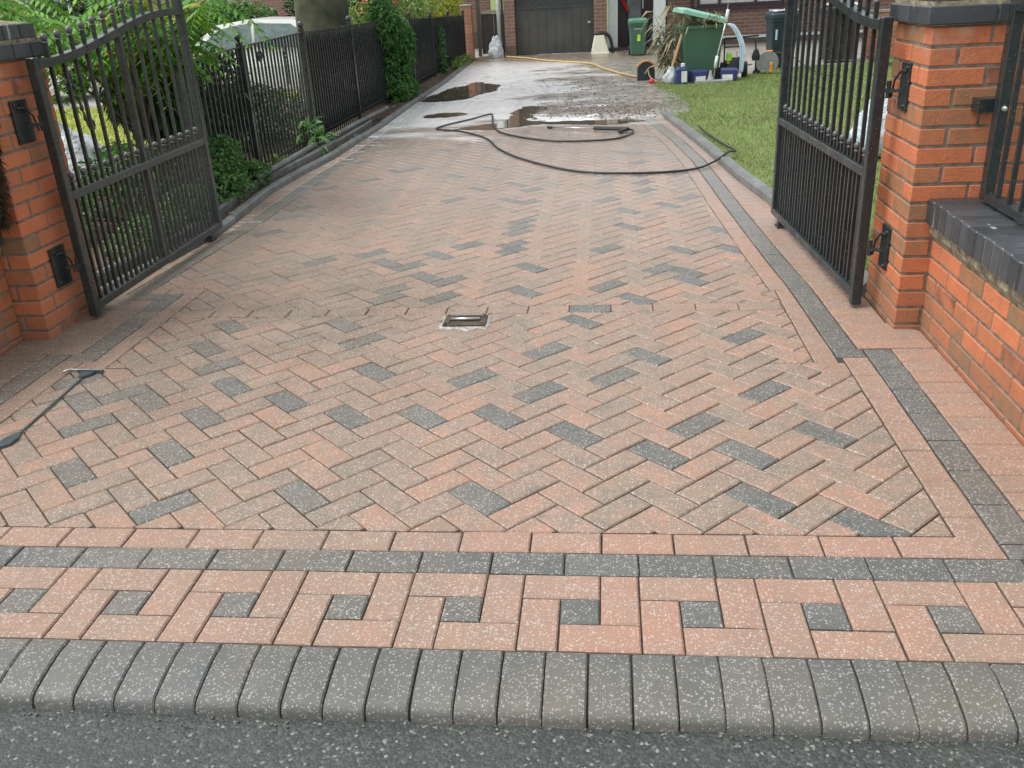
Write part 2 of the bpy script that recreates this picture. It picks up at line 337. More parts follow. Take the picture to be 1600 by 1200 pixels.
M = dict(
 pav=mat_pavers(), ballm=simple('ball_highlight_grey', (.10,.105,.105), .12, .1, bump=0), mortar=mat_mortar(), lichen=mat_lichen_mortar(), blue=mat_blue_brick(), black=mat_black_metal(),  # ballm: grey lifted above the gate black to suggest wet highlights
 brick=mat_brick('red_brick', [(0, (.29,.17,.09)), (.22, (.45,.17,.08)), (.6, (.56,.175,.078)), (1, (.61,.22,.10))]),
 gloss=mat_black_metal('glossy_black_steel', .12, (.016,.024,.027)),
 asphalt=mat_asphalt(), sand=mat_sand(), water=mat_water(), pale_sheen=mat_pale_sheen(),
 joint=simple('joint_sand', (.055,.04,.03), .9, .25, 40), soil=simple('soil', (.075,.05,.032), .9, .35, 12, dirt=(.17,.12,.07), bump=.9, bs=30),
 lawn=mat_grass_ground('lawn_soil', (.15,.20,.06), (.20,.25,.08), (.17,.16,.075)),
 lawn2=mat_grass_ground('bright_lawn_soil', (.34,.38,.08), (.40,.40,.10), (.24,.32,.08)),
 blade=mat_leaf('grass_blade', (.10,.17,.04), (.17,.26,.065), (.24,.31,.10), (.36,.32,.17), .6),
 blade2=mat_leaf('bright_grass_blade', (.25,.33,.06), (.40,.44,.09), (.48,.48,.12), None, .6),
 kerbc=simple('kerb_concrete', (.16,.17,.165), .5, .2, 9, dirt=(.12,.115,.09), bump=.4),
 concrete=simple('concrete', (.30,.285,.25), .6, .15, 6, dirt=(.16,.14,.11), bump=.4),
 hbrick=mat_housebrick(), hbrick2=mat_housebrick('orange_garden_brick', (.42,.18,.10), (.33,.14,.08)),
 plinth=simple('dark_plinth', (.12,.085,.065), .8, .2),
 garage=simple('garage_steel', (.042,.05,.048), .45, .12, 3, dirt=(.11,.10,.08)),
 upvc=simple('white_plastic_frame', (.66,.74,.70), .35, .05), plum=simple('plum_paint', (.055,.03,.04), .4, .1),
 glass=simple('window_glass', (.20,.24,.25), .06, .3, 2.5, bump=0), lace=simple('net_curtain', (.62,.64,.62), .7, .1),
 tile=simple('roof_tile', (.10,.075,.065), .7, .2), darkwood=simple('dark_timber', (.035,.032,.028), .7, .3, 5, dirt=(.07,.06,.045)),
 greenbin=simple('green_bin_plastic', (.055,.135,.085), .42, .08, 5, dirt=(.07,.13,.09)), mint=simple('faded_green_lid', (.26,.52,.40), .4, .06),
 greenlid=simple('mid_green_plastic', (.09,.22,.15), .4, .06), navybin=simple('blue_black_plastic', (.015,.035,.045), .4, .15),
 brownbin=simple('brown_plastic', (.045,.038,.032), .55, .2, 4), rubber=simple('black_rubber', (.02,.022,.023), .42, .2),
 blueplas=simple('navy_plastic', (.035,.05,.15), .35, .1), label=simple('white_label', (.72,.74,.72), .5, .1, 60),
 grey=simple('mid_grey_plastic', (.22,.235,.235), .45, .1), orange=simple('orange_plastic', (.75,.27,.03), .4, .08),
 yellow=simple('yellow_hose_plastic', (.55,.40,.16), .4, .1), tan=simple('tan_hose_plastic', (.50,.33,.17), .45, .1),
 silver=simple('bright_metal', (.55,.56,.55), .25, .1, metal=.8), red=simple('red_plastic', (.65,.03,.03), .35, .05),
 cream=simple('cream_plastic', (.72,.72,.56), .4, .06), clearhose=simple('pale_blue_hose', (.50,.62,.72), .25, .08),
 hivis=simple('fluorescent_yellow', (.45,.75,.05), .5, .1), stone=simple('riven_stone', (.36,.36,.32), .6, .15, 8, dirt=(.2,.2,.16)),
 sack=mat_sack('white_woven_sack', (.66,.69,.70), (.40,.46,.52)), bluesack=mat_sack('pale_blue_sack', (.48,.60,.68), (.66,.70,.72)),
 carwhite=simple('white_car_paint', (.74,.76,.77), .15, .02, bump=0), tyre=simple('tyre_rubber', (.02,.02,.02), .8), carglass=simple('car_glass', (.12,.17,.17), .05, .2, bump=0),
 bark=simple('pale_bark', (.075,.08,.05), .9, .35, 4, dirt=(.04,.05,.028), bump=.7, bs=14), twig=simple('twig_bark', (.07,.05,.035), .8, .3),
 leafb=mat_leaf('bright_pinnate_leaf', (.04,.15,.01), (.10,.29,.02), (.22,.44,.04), (.55,.30,.03)),
 leafd=mat_leaf('dark_leaf', (.015,.04,.014), (.03,.08,.022), (.07,.15,.035), (.16,.17,.05)),
 leafm=mat_leaf('mid_leaf', (.04,.11,.025), (.09,.23,.055), (.18,.36,.09), (.34,.40,.25)),
 leafy=mat_leaf('yellow_green_leaf', (.22,.30,.03), (.38,.42,.05), (.52,.52,.08)),
 leafl=mat_leaf('light_leaf', (.09,.17,.03), (.18,.29,.06), (.30,.40,.10), (.55,.12,.05)),
 petal=mat_leaf('coral_petal', (.5,.08,.05), (.6,.12,.08), (.7,.2,.12)),
 dead=mat_leaf('dead_conifer_foliage', (.035,.022,.014), (.075,.045,.026), (.12,.075,.04), (.06,.10,.03), .9),
 straw=mat_leaf('dry_straw_leaf', (.14,.13,.06), (.30,.28,.15), (.48,.46,.30), (.16,.20,.07), .6),
 litter=mat_leaf('leaf_litter', (.10,.06,.03), (.24,.15,.07), (.38,.28,.15), (.5,.5,.42), .7),
)

# ------------------------------------------------------------------ ground, road, kerb
def sheet(name, poly, z, mat, kind='structure'):
    mb = MB(); mb.add([(x, y, z if not callable(z) else z(x, y)) for x, y in poly], [tuple(range(len(poly)))])
    return tag(mb.build(name, mat), kind=kind)
sheet('ground', [(-120,-60),(120,-60),(120,140),(-120,140)], -.42, M['lawn'])
def grid(name, x0, x1, y0, y1, nx, ny, fz, mat, smooth=True, keep=None):
    mb = MB(); mb.smooth = smooth
    vs = [(x0+(x1-x0)*i/nx, y0+(y1-y0)*j/ny) for j in range(ny+1) for i in range(nx+1)]
    fs = []
    for j in range(ny):
        for i in range(nx):
            a = j*(nx+1)+i
            if keep is None or keep(x0+(x1-x0)*(i+.5)/nx, y0+(y1-y0)*(j+.5)/ny): fs.append((a, a+1, a+nx+2, a+nx+1))
    mb.add([(x, y, fz(x, y)) for x, y in vs], fs)
    return tag(mb.build(name, mat), kind='structure')
grid('road', -9, 9, -7, -.17, 260, 100, lambda x, y: -.062 + .004*noise.noise(Vector((x*9, y*9, 0))) + .003*noise.noise(Vector((x*30, y*30, 3))), M['asphalt'])

PR = [(-9,-60),(9,-60)]
pv = MB()    # all block paving as separate chamfered blocks
def clip(poly, a, b, c):      # keep a*x+b*y<=c
    out = []
    for i in range(len(poly)):
        p, q2 = poly[i], poly[(i+1) % len(poly)]; dp = a*p[0]+b*p[1]-c; dq = a*q2[0]+b*q2[1]-c
        if dp <= 0: out.append(p)
        if (dp < 0 < dq) or (dq < 0 < dp):
            t = dp/(dp-dq); out.append((p[0]+t*(q2[0]-p[0]), p[1]+t*(q2[1]-p[1])))
    return out
def area(p): return .5*sum(p[i][0]*p[(i+1)%len(p)][1]-p[(i+1)%len(p)][0]*p[i][1] for i in range(len(p)))
def inset(poly, w):
    if area(poly) < 0: poly = poly[::-1]
    out = poly
    n = len(poly)
    for i in range(n):
        (x0,y0),(x1,y1) = poly[i], poly[(i+1)%n]; L = math.hypot(x1-x0, y1-y0)
        if L < 1e-5: continue
        a, b = (y1-y0)/L, -(x1-x0)/L
        out = clip(out, a, b, a*x0+b*y0-w)
        if len(out) < 3: return []
    return out
def dedupe(p):
    o = []
    for q2 in p:
        if not o or math.hypot(q2[0]-o[-1][0], q2[1]-o[-1][1]) > 1e-4: o.append(q2)
    if len(o) > 1 and math.hypot(o[0][0]-o[-1][0], o[0][1]-o[-1][1]) < 1e-4: o.pop()
    return o
def block(poly, kind=0, rnd=None, gap=.0017, ch=.0042, z=None, tilt=1):
    poly = dedupe(poly)
    if len(poly) < 3 or abs(area(poly)) < 2.5e-4: return
    if area(poly) < 0: poly = poly[::-1]
    g = gap*random.uniform(.8, 1.8)
    A = dedupe(inset(poly, g)); B = dedupe(inset(poly, g+ch))
    if len(A) < 3 or len(B) != len(A): B = None
    if len(A) < 3: return
    z = random.uniform(-.0015, .0012) if z is None else z
    sx, sy = random.uniform(-.006, .006)*tilt, random.uniform(-.006, .006)*tilt
    cx = sum(p[0] for p in A)/len(A); cy = sum(p[1] for p in A)/len(A)
    hz = lambda p: z + sx*(p[0]-cx) + sy*(p[1]-cy)
    pv.cur = random.random() if rnd is None else rnd; pv.kind = kind; n = len(A)
    if B is None:
        pv.add([(x,y,-.02) for x,y in A]+[(x,y,hz((x,y))) for x,y in A], [tuple(range(n,2*n))]+[(i,(i+1)%n,n+(i+1)%n,n+i) for i in range(n)])
    else:
        pv.add([(x,y,-.02) for x,y in A]+[(x,y,hz((x,y))-.004) for x,y in A]+[(x,y,hz((x,y))) for x,y in B],
           [tuple(range(2*n,3*n))]+[(i,(i+1)%n,n+(i+1)%n,n+i) for i in range(n)]+[(n+i,n+(i+1)%n,2*n+(i+1)%n,2*n+i) for i in range(n)])
def rect(x0, x1, y0, y1, kind=0, **k): block([(x0,y0),(x1,y0),(x1,y1),(x0,y1)], kind, **k)

# edges of the drive (x as a function of y)
def lerp(T, y):
    if y <= T[0][0]: return T[0][1]
    for (a, b), (c, d2) in zip(T, T[1:]):
        if y <= c: return b+(d2-b)*(y-a)/(c-a)
    return T[-1][1]
GR = [(1.79,1.045),(2.68,1.022),(3.25,.985),(4.31,.93),(6.18,.85),(7.3,.745),(8.6,.57),(11.2,.3)]   # inner edge of the right grey strip
GL = [(2.75,-2.375),(3.6,-2.33),(4.4,-2.29),(5.3,-2.30),(6,-2.29),(7.1,-2.24),(8.4,-2.22),(11.2,-2.22)]  # inner edge of the left grey strip
def herrx(y):   # herringbone limits
    if y < 1.73: return (-2.205, 1.065)
    if y < 2.85: return (-2.06, .945 if y < 2.7 else lerp(GR, y)-.10)
    return (lerp(GL, y)+.005, lerp(GR, y)-.10)
DARK = [(529,510),(561,532),(584,579),(445,626),(540.6,649),(657,647),(775,649),(734,589),(846,547.5),(899,504),(951,589),(839,611),(893,679),(467.5,772.5),(745,770.6),
 (1148,525),(1019,557),(1184,609),(1077,666),(1283,677),(1030,712),(1159,711),(1184,784),(1334,810),(356,510),(317,543),(337,572),(354,602),(225,624),(311,652),(444,626),(129,664),(262,709),(107,739),(251,795),
 (682,400),(824,421.6),(819,453),(665,437.5),(631,420),(686,465),(662,503),(836,295),(808,312),(802,352),(862,344),(928,336),(992,328),(965,352),(829,369),(795,383),(934,387),(975,399),(952,449),(992,466),(952,310),
 (503,378),(585,395),(430,390),(620,457),(1060,407),(1130,390),(1095,440)]
def pix(u, v):    # where those darker blocks lie on the ground
    f = 1399; m = cam.matrix_world.to_3x3(); dd = m @ Vector(((u-800)/f, -(v-600)/f, -1)); c = cam.matrix_world.translation
    t = -c.z/dd.z; return (c.x+t*dd.x, c.y+t*dd.y)
DK = [pix(*p) for p in DARK]
r2 = math.sqrt(.5); A_ = (r2, r2); B_ = (r2, -r2)
def herring(ox, oy, y0, y1, far=False):
    u = .1
    for i in range(-60, 61):
        for j in range(-40, 130):
            bx, by = ox+i*.4*r2, oy+j*.2*r2
            if by < y0-.5 or by > y1+.5 or bx < -3 or bx > 1.6: continue
            for (a0,a1,b0,b1) in ((0,2,0,1),(2,3,0,2)):
                P = [(bx+u*(a*A_[0]+b*B_[0]), by+u*(a*A_[1]+b*B_[1])) for a, b in ((a0,b0),(a0,b1),(a1,b1),(a1,b0))]
                cx = sum(p[0] for p in P)/4; cy = sum(p[1] for p in P)/4
                xa, xb = herrx(cy)
                Q = clip(clip(P, 0, -1, -y0), 0, 1, y1)
                if len(Q) < 3: continue
                parts_ = [Q]
                if not far and (cx < -1.85 or cx > .75): parts_ = [clip(Q, 0, 1, 1.733), clip(Q, 0, -1, -1.735)]
                if far and cx < -1.8: parts_ = [clip(Q, 0, 1, 2.85), clip(Q, 0, -1, -2.85)]
                Qs = []
                for Qp in parts_:
                    if len(Qp) < 3: continue
                    c2 = sum(p[1] for p in Qp)/len(Qp)
                    if c2 > 2.85:
                        ya, yb = c2-.1, c2+.1; (l0, r0), (l1, r1) = herrx(max(2.851, ya)), herrx(yb); ya = max(2.851, ya); g1 = (r1-r0)/(yb-ya); g0 = (l1-l0)/(yb-ya)
                        Qp = clip(Qp, 1, -g1, r0-g1*ya)
                        if len(Qp) >= 3: Qp = clip(Qp, -1, g0, -(l0-g0*ya))
                    else:
                        xa, xb = herrx(c2); Qp = clip(Qp, 1, 0, xb)
                        if len(Qp) >= 3: Qp = clip(Qp, -1, 0, -xa)
                    if len(Qp) >= 3: Qs.append(Qp)
                if not Qs: continue
                dk = any(math.hypot(cx-p[0], cy-p[1]) < .062 for p in DK)
                if not dk:
                    near = -1.7 < cx < 1.0 and cy < 2.5
                    dk = random.random() < (.0 if near else (.035 if cy < 3.4 else .055))
                if -.66 < cx < -.42 and 2.14 < cy < 2.36: continue
                rn = random.random()
                for Qp in Qs: block(Qp, 1 if dk else 0, rn, tilt=1.6)
herring(.04, .585, .502, 2.375)
def herring_far():
    herring(-.12-.2*r2, 2.595-.2*r2, 2.48, 11.1, True)
herring_far()
# single straight course between the gates
x = -2.26
while x < .945: rect(x, min(x+.2, .945), 2.378, 2.478, 1 if -.48 < x+.1 < .36 and abs(x+.1-.04-.1) < .1 else 0); x += .2
# pinwheel course, grey course, peach course along the front
for k in range(-11, 9):
    x = .3*k - .003
    rect(x-.1, x+.1, .2, .3, 3); rect(x+.1, x+.2, .1, .3, 3); rect(x-.1, x, 0, .2, 3); rect(x, x+.2, 0, .1, 3); rect(x, x+.1, .1, .2, 1)
for k in range(-16, 13): rect(.2*k, .2*k+.2, .3, .4, 1)
for k in range(-10, 5): rect(max(-2.205, .2*k+.1), .2*k+.3, .4, .5, 3)
rect(1.1-.2+.0, 1.065, .4, .5, 3)
def column(f0, f1, y0, y1, L, kind, ph=0, rnd=None):
    y = y0 + ph - (L if ph else 0)
    while y < y1-.01:
        a, b = max(y, y0), min(y+L, y1)
        if b-a > .01: block([(f0(a),a),(f1(a),a),(f1(b),b),(f0(b),b)], kind, rnd=rnd and random.uniform(*rnd))
        y += L
k_ = lambda v: (lambda y: v)
column(k_(1.067), k_(1.168), .4, 1.79, .2, 3); column(k_(1.17), k_(1.28), .4, 1.88, .2, 1, .07)
column(k_(1.282), k_(1.46), .4, 1.88, .1, 3, .04)
column(k_(.947), lambda y: lerp(GR, y)-.003, 1.735, 2.66, .2, 3, .1); rect(1.045, 1.165, 1.69+.1, 1.79+.09, 1)
rect(.947, 1.066, 1.64, 1.733, 3)
column(lambda y: lerp(GR, y)-.1, lambda y: lerp(GR, y)-.003, 2.66, 11.1, .2, 3)
column(lambda y: lerp(GR, y), lambda y: lerp(GR, y)+.105, 1.88, 11.1, .2, 1)
KR = [(2.5,1.34),(4.16,1.262),(5.3,1.115),(6.67,1.0),(8.0,.86),(8.95,.745)]   # kerb line right
column(lambda y: lerp(GR, y)+.108, lambda y: (1.46 if y < 2.1 else 1.345) if y < 2.5 else lerp(KR, y), 1.88, 8.95, .1, 3)
KL = [(2.6,-2.60),(4.05,-2.47),(5.37,-2.56),(6.1,-2.53),(6.77,-2.47),(8.87,-2.45),(11,-2.49),(13.9,-2.50),(17.4,-2.60)]
column(k_(-2.312), k_(-2.207), .4, 1.82, .2, 3, .13); column(k_(-2.425), k_(-2.314), .4, 1.90, .2, 1, .1)
rect(-2.31, -2.16, 1.82, 1.92, 1); rect(-2.205, -2.062, 1.735, 1.818, 3)
column(k_(-2.158), k_(-2.062), 1.735+.085, 2.66, .2, 3, .1); column(k_(-2.275), k_(-2.16), 1.922, 2.66, .2, 1, .15)
rect(-2.42, -2.16, 2.662, 2.76, 1); rect(-2.268, -2.062, 2.762, 2.85, 3); rect(-2.158, -2.062, 2.662, 2.76, 3)
column(k_(-2.66), k_(-2.427), .4, 1.9, .1, 3, .03); column(k_(-2.66), lambda y: -2.277, 1.902, 2.1, .1, 3)
column(k_(-2.535), k_(-2.277), 2.1, 2.66, .1, 3, .02)
column(lambda y: lerp(GL, y)-.11, lambda y: lerp(GL, y), 2.762, 11.1, .2, 1)
column(lambda y: lerp(KL, y), lambda y: lerp(GL, y)-.112, 2.762, 11.1, .1, 3)
rect(-2.53, -2.42, 2.662, 2.76, 3); rect(-2.372, -2.27, 2.762, 2.85, 3)
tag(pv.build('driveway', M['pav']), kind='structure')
grid('driveway_bed', -3.4, 1.48, .0, 11.3, 60, 120, lambda x, y: -.0085+.0018*noise.noise(Vector((x*14, y*14, 1))), M['joint'])

# lowered kerb of grey setts along the road
kb = MB(); kb.kind = 2
prof = [(0,-.001),(-.05,-.003),(-.10,-.010),(-.145,-.019),(-.164,-.025),(-.174,-.033),(-.179,-.044),(-.181,-.09)]
for k in range(-34, 34):
    x0 = .1*k-.03; w = .1; g = random.uniform(.0008, .0028); kb.cur = random.random(); dz = random.uniform(-.002, .0015); dy = random.uniform(-.003, .003)
    xs = [x0+g, x0+g+.004, x0+w-g-.004, x0+w-g]; vs = []; fs = []
    sk = random.uniform(-.002, .002)
    for i, (y, z) in enumerate(prof):
        for j, xx in enumerate(xs): vs.append((xx+sk*i/7, y+(dy if i else 0)-(.002 if i == 0 else 0), z+dz-(.004 if j in (0,3) else 0)-(.003 if i == 0 else 0)))
    for i in range(len(prof)-1):
        for j in range(3): fs.append((i*4+j, (i+1)*4+j, (i+1)*4+j+1, i*4+j+1))
    ed = []; n_ = len(prof)
    kb.smooth = True; kb.add([vs[i*4+j] for i in range(n_) for j in (1,2)], [(i*2, i*2+2, i*2+3, i*2+1) for i in range(n_-1)]); kb.smooth = False
    kb.add([vs[i*4+j] for i in range(n_) for j in (0,1)], [(i*2, i*2+2, i*2+3, i*2+1) for i in range(n_-1)]); kb.add([vs[i*4+j] for i in range(n_) for j in (2,3)], [(i*2, i*2+2, i*2+3, i*2+1) for i in range(n_-1)])
    n = len(prof)
    kb.add([vs[i*4] for i in range(n)]+[(xs[0], 0, -.1)], [tuple(range(n+1))]); kb.add([vs[i*4+3] for i in range(n)]+[(xs[3], 0, -.1)], [tuple(range(n+1))[::-1]])
tag(kb.build('kerb', M['pav']), kind='structure')
mb = MB(); mb.box(-3.4, 3.4, -.170, -.001, -.11, -.03); 
vs = [(-3.4, y*.96, z-.012) for y, z in prof]+[(3.4, y*.96, z-.012) for y, z in prof]; n = len(prof)
mb = MB(); mb.add(vs, [(i, i+1, n+i+1, n+i) for i in range(n-1)]); tag(mb.build('kerb_bedding', simple('dark_joint', (.05,.05,.045), .9)), kind='structure')
# paving / verge either side of the entrance walls
for nm, x0, x1 in (('pavement', -9, -2.87), ('pavement', 1.72, 9)):
    grid(nm, x0, x1, -.0, 2.0, 20, 8, lambda x, y: -.008, M['concrete'])
# loose grit and fallen flecks in the gutter
gr = MB()
for i in range(230):
    x = random.uniform(-2.2, 1.7); y = -.183-abs(random.gauss(0, .02)) if i < 180 else random.uniform(-.5, -.19); s_ = random.choice((.0012,.0016,.002,.0028,.004))
    gr.cur = random.random(); gr.ball((x, y, -.060+s_*.4), s_, 5, 3, .6)
tag(gr.build('grit', simple('gutter_grit', (.13,.12,.095), .8, .5, 30)), kind='stuff')

# ------------------------------------------------------------------ yard, lawns, soil
def yz(x, y):
    n1 = noise.noise(Vector((x*.9, y*.55, 2))); n2 = noise.noise(Vector((x*3.2, y*2.6, 5))); n3 = noise.noise(Vector((x*11, y*9, 8))); n4 = noise.noise(Vector((x*28, y*24, 1)))
    h = .002 + .006*n1 + .0035*n2
    md = math.exp(-(((x-.35)/.75)**2 + ((y-10.1)/1.5)**2))     # raked sand heap on the right
    h += md*.03 + (.25+md)*.008*n3 + (.15+md)*.007*n4
    rk = math.exp(-((y-9.15-.25*abs(x-.3))/.35)**2)*math.exp(-((x-.3)/.8)**2); h += rk*.022*(.6+n3)
    # hollows where water stands
    h -= .03*math.exp(-(((x+2.05)/.42)**2+((y-12.6)/1.5)**2)) + .02*math.exp(-(((x+.95)/.22)**2+((y-9.9)/.9)**2))
    if y < 8.85: h -= (8.85-y)*.12
    if x < -1.05 and y < 11.1: h -= min(.05, (-1.05-x)*.15)*min(1, (11.1-y)/.3)
    return h
def lawn_edge(y): return lerp([(2.5,1.40),(4.1,1.33),(4.85,1.30),(6.74,1.10),(8.95,.82),(10.75,.93),(12.4,.80),(12.7,2.0),(13.5,2.7),(14.1,4.2),(14.9,4.9),(15.5,9)], y)
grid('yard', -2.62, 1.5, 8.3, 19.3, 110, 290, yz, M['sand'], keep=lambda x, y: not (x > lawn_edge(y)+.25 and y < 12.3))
sheet('patio', [(1.46,8.3),(14,8.3),(14,21),(1.46,21)], -.012, M['concrete'])
sheet('side_path', [(-3.4,18.9),(1.5,18.9),(1.5,21),(-3.4,21)], -.016, M['concrete'])
def blob(name, pts, z, mat, seed, amp=.12):
    # closed outline through the points with a ragged shore
    out = []
    n = len(pts)
    for i in range(n):
        p0, p1, p2, p3 = [Vector(pts[(i+k) % n]) for k in (-1, 0, 1, 2)]
        for s_ in range(14):
            t = s_/14; q2 = .5*((2*p1)+(p2-p0)*t+(2*p0-5*p1+4*p2-p3)*t*t+(3*p1-p0-3*p2+p3)*t**3)
            k = Vector((q2.x*2.2, q2.y*2.4, seed)); q2 = q2+Vector((noise.noise(k), noise.noise(k+Vector((9,9,9)))*1.6))*amp+Vector((noise.noise(k*5), noise.noise(k*5+Vector((4,0,0)))))*amp*.45
            out.append((q2.x, q2.y))
    mb = MB(); mb.add([(x, y, z) for x, y in out], [tuple(range(len(out)))])
    return tag(mb.build(name, mat), kind='structure')
blob('puddle', [(-1.55,8.42),(-1.1,8.38),(-.6,8.47),(-.1,8.42),(.35,8.5),(.55,8.6),(.3,8.72),(-.2,8.75),(-.62,8.8),(-.75,9.4),(-.6,10.0),(-.8,10.2),(-1.0,9.8),(-1.0,9.1),(-1.25,8.7)], .0045, M['water'], 1, .13)
blob('puddle', [(-2.42,11.2),(-2.1,11.2),(-1.85,11.3),(-1.7,11.8),(-1.6,12.3),(-1.55,12.9),(-1.75,13.3),(-2.0,13.5),(-2.2,13.0),(-2.40,12.2)], .0065, M['water'], 2, .14)
blob('puddle', [(-2.05,9.55),(-1.75,9.5),(-1.62,9.65),(-1.85,9.8),(-2.08,9.7)], .0045, M['water'], 3, .12)
0 and blob('puddle', [(-1.95,10.35),(-1.6,10.3),(-1.4,10.5),(-1.6,10.75),(-1.9,10.6)], .0045, M['water'], 7, .05)
0 and blob('sheen_patch', [(-2.5,14.2),(-1.9,13.8),(-1.2,13.1),(-1.3,12.0),(-.9,11.3),(-.3,11.9),(-.5,12.9),(-.3,13.6),(.1,14.7),(-.2,15.9),(-1.1,17.0),(-2.2,17.6),(-2.55,16)], .0125, M['pale_sheen'], 4, .1)
0 and blob('sheen_patch', [(-2.2,10.6),(-1.4,10.9),(-1.0,10.6),(-1.25,9.8),(-1.3,9.1),(-1.9,9.0),(-2.2,9.5)], .0035, M['pale_sheen'], 5, .1)
0 and blob('sheen_patch', [(-.05,13.4),(.3,13.5),(.7,13.4),(.85,13.9),(.5,14.3),(.1,14.1)], .0125, M['pale_sheen'], 6, .08)

gs = MB(); rs_ = random.Random(55)
for i in range(3600):
    x = rs_.gauss(.25, .62); y = 9.3+.45*abs(x-.25)+rs_.gauss(0, .35) if i < 2500 else rs_.uniform(8.9, 13.5)
    if x > lawn_edge(y)-.02 or x < -2.3 or (x < -1 and y < 11): continue
    s_ = rs_.uniform(.004, .008) if rs_.random() < .7 else rs_.uniform(.008, .017); gs.cur = rs_.random(); gs.ball((x, y, yz(x, y)+s_*.2), s_, 6, 4, .55)
tag(gs.build('gravel', simple('wet_clods', (.17,.145,.115), .5, .3, 9)), kind='stuff')
# kerb edging stones either side
def edging(name, T, w, h, y0, y1, side, L=.9):
    mb = MB(); y = y0
    while y < y1:
        yb = min(y+L, y1); a, b = lerp(T, y), lerp(T, yb-.006); mb.cur = random.random()
        dz = random.uniform(-.006, .006); m_ = 4; prev = None
        P = [(0,-.05),(0,h-.014),(.012,h),(w-.012,h),(w,h-.014),(w,-.05)]
        vs = []; 
        for q2 in range(m_+1):
            yy = y+(yb-.006-y)*q2/m_; xx = lerp(T, yy)
            for dx, z in P: vs.append((xx+side*dx, yy, z+dz))
        k = len(P); fs = [(i*k+j, i*k+j+1, (i+1)*k+j+1, (i+1)*k+j) for i in range(m_) for j in range(k-1)]+[tuple(range(k)), tuple(m_*k+j for j in range(k))]
        mb.add(vs, fs); y = yb
    return tag(mb.build(name, M['kerbc']), kind='structure')
edging('kerb_edging', [(y, x-.0) for y, x in KL], .06, .05, 2.6, 17.6, -1)
edging('kerb_edging', KR, .09, .055, 2.56, 8.95, 1)
edging('kerb_edging', [(y, x-.155) for y, x in KL], .05, .075, 2.7, 9.0, -1, 1.2)

grid('flower_bed', -4.6, -2.50, 2.6, 19, 40, 200, lambda x, y: -.02+.03*min(1, (-2.5-x)*6)+.02*noise.noise(Vector((x*5, y*5, 0))), M['soil'])
def lz(x, y):
    t = max(0, min(1, (y-6)/9)); s_ = max(0, min(1, (-x-4)/3)); return .01-.33*t*max(s_, .4*t)
grid('neighbour_lawn', -22, -4.4, 2, 15.2, 60, 50, lz, M['lawn2'])
grid('neighbour_road', -30, -3.2, 15.2, 60, 10, 10, lambda x, y: -.36, M['concrete'])
sheet('lawn', [(1.37,2.6),(9,2.6),(14,4),(14,15.6),(9,15.6),(4.9,14.95),(4.2,14.15),(2.7,13.55),(2.0,12.75),(.83,12.4),(.95,10.75),(.84,8.97),(.95,8.0),(1.1,6.67),(1.2,5.3),(1.35,4.1)], .012, M['lawn'])
def grass(name, n, fx, mat, h0, h1, w, seed, zf):
    rs = random.Random(seed); mb = MB(); c = 0
    while c < n:
        p = fx(rs)
        if p is None: continue
        x, y = p; z = zf(x, y); h = rs.uniform(h0, h1); a = rs.uniform(0, math.pi); dx, dy = math.cos(a)*w/2, math.sin(a)*w/2
        lx, ly = rs.gauss(0, h*.45), rs.gauss(0, h*.45)
        cl = noise.noise(Vector((x*.9, y*.9, 4)))*.5+noise.noise(Vector((x*3.5, y*3.5, 4)))*.35
        edge = max(0, 1-(x-lawn_edge(y))*3.0) if x > 0 and y < 12 else 0
        mb.cur = min(.99, max(0, .42+cl+rs.gauss(0, .09)+edge*.42*rs.random()))
        mb.add([(x-dx,y-dy,z),(x+dx,y+dy,z),(x+lx+dx*.3,y+ly+dy*.3,z+h)], [(0,1,2)]); c += 1
    return tag(mb.build(name, mat), kind='stuff')
def fr(rs):
    y = 2.7+12.3*rs.random()**1.0; x = rs.uniform(.8, 6.5)
    if x > 1.8 and y < 3.5 and x > 3: return None
    if x < lawn_edge(y)-.015: return None
    return x, y
grass('grass', 60000, fr, M['blade'], .015, .040, .008, 1, lambda x, y: .012)
grass('grass', 22000, lambda rs: (rs.uniform(-13, -4.4), rs.uniform(5, 15.2)), M['blade2'], .03, .06, .022, 2, lz)

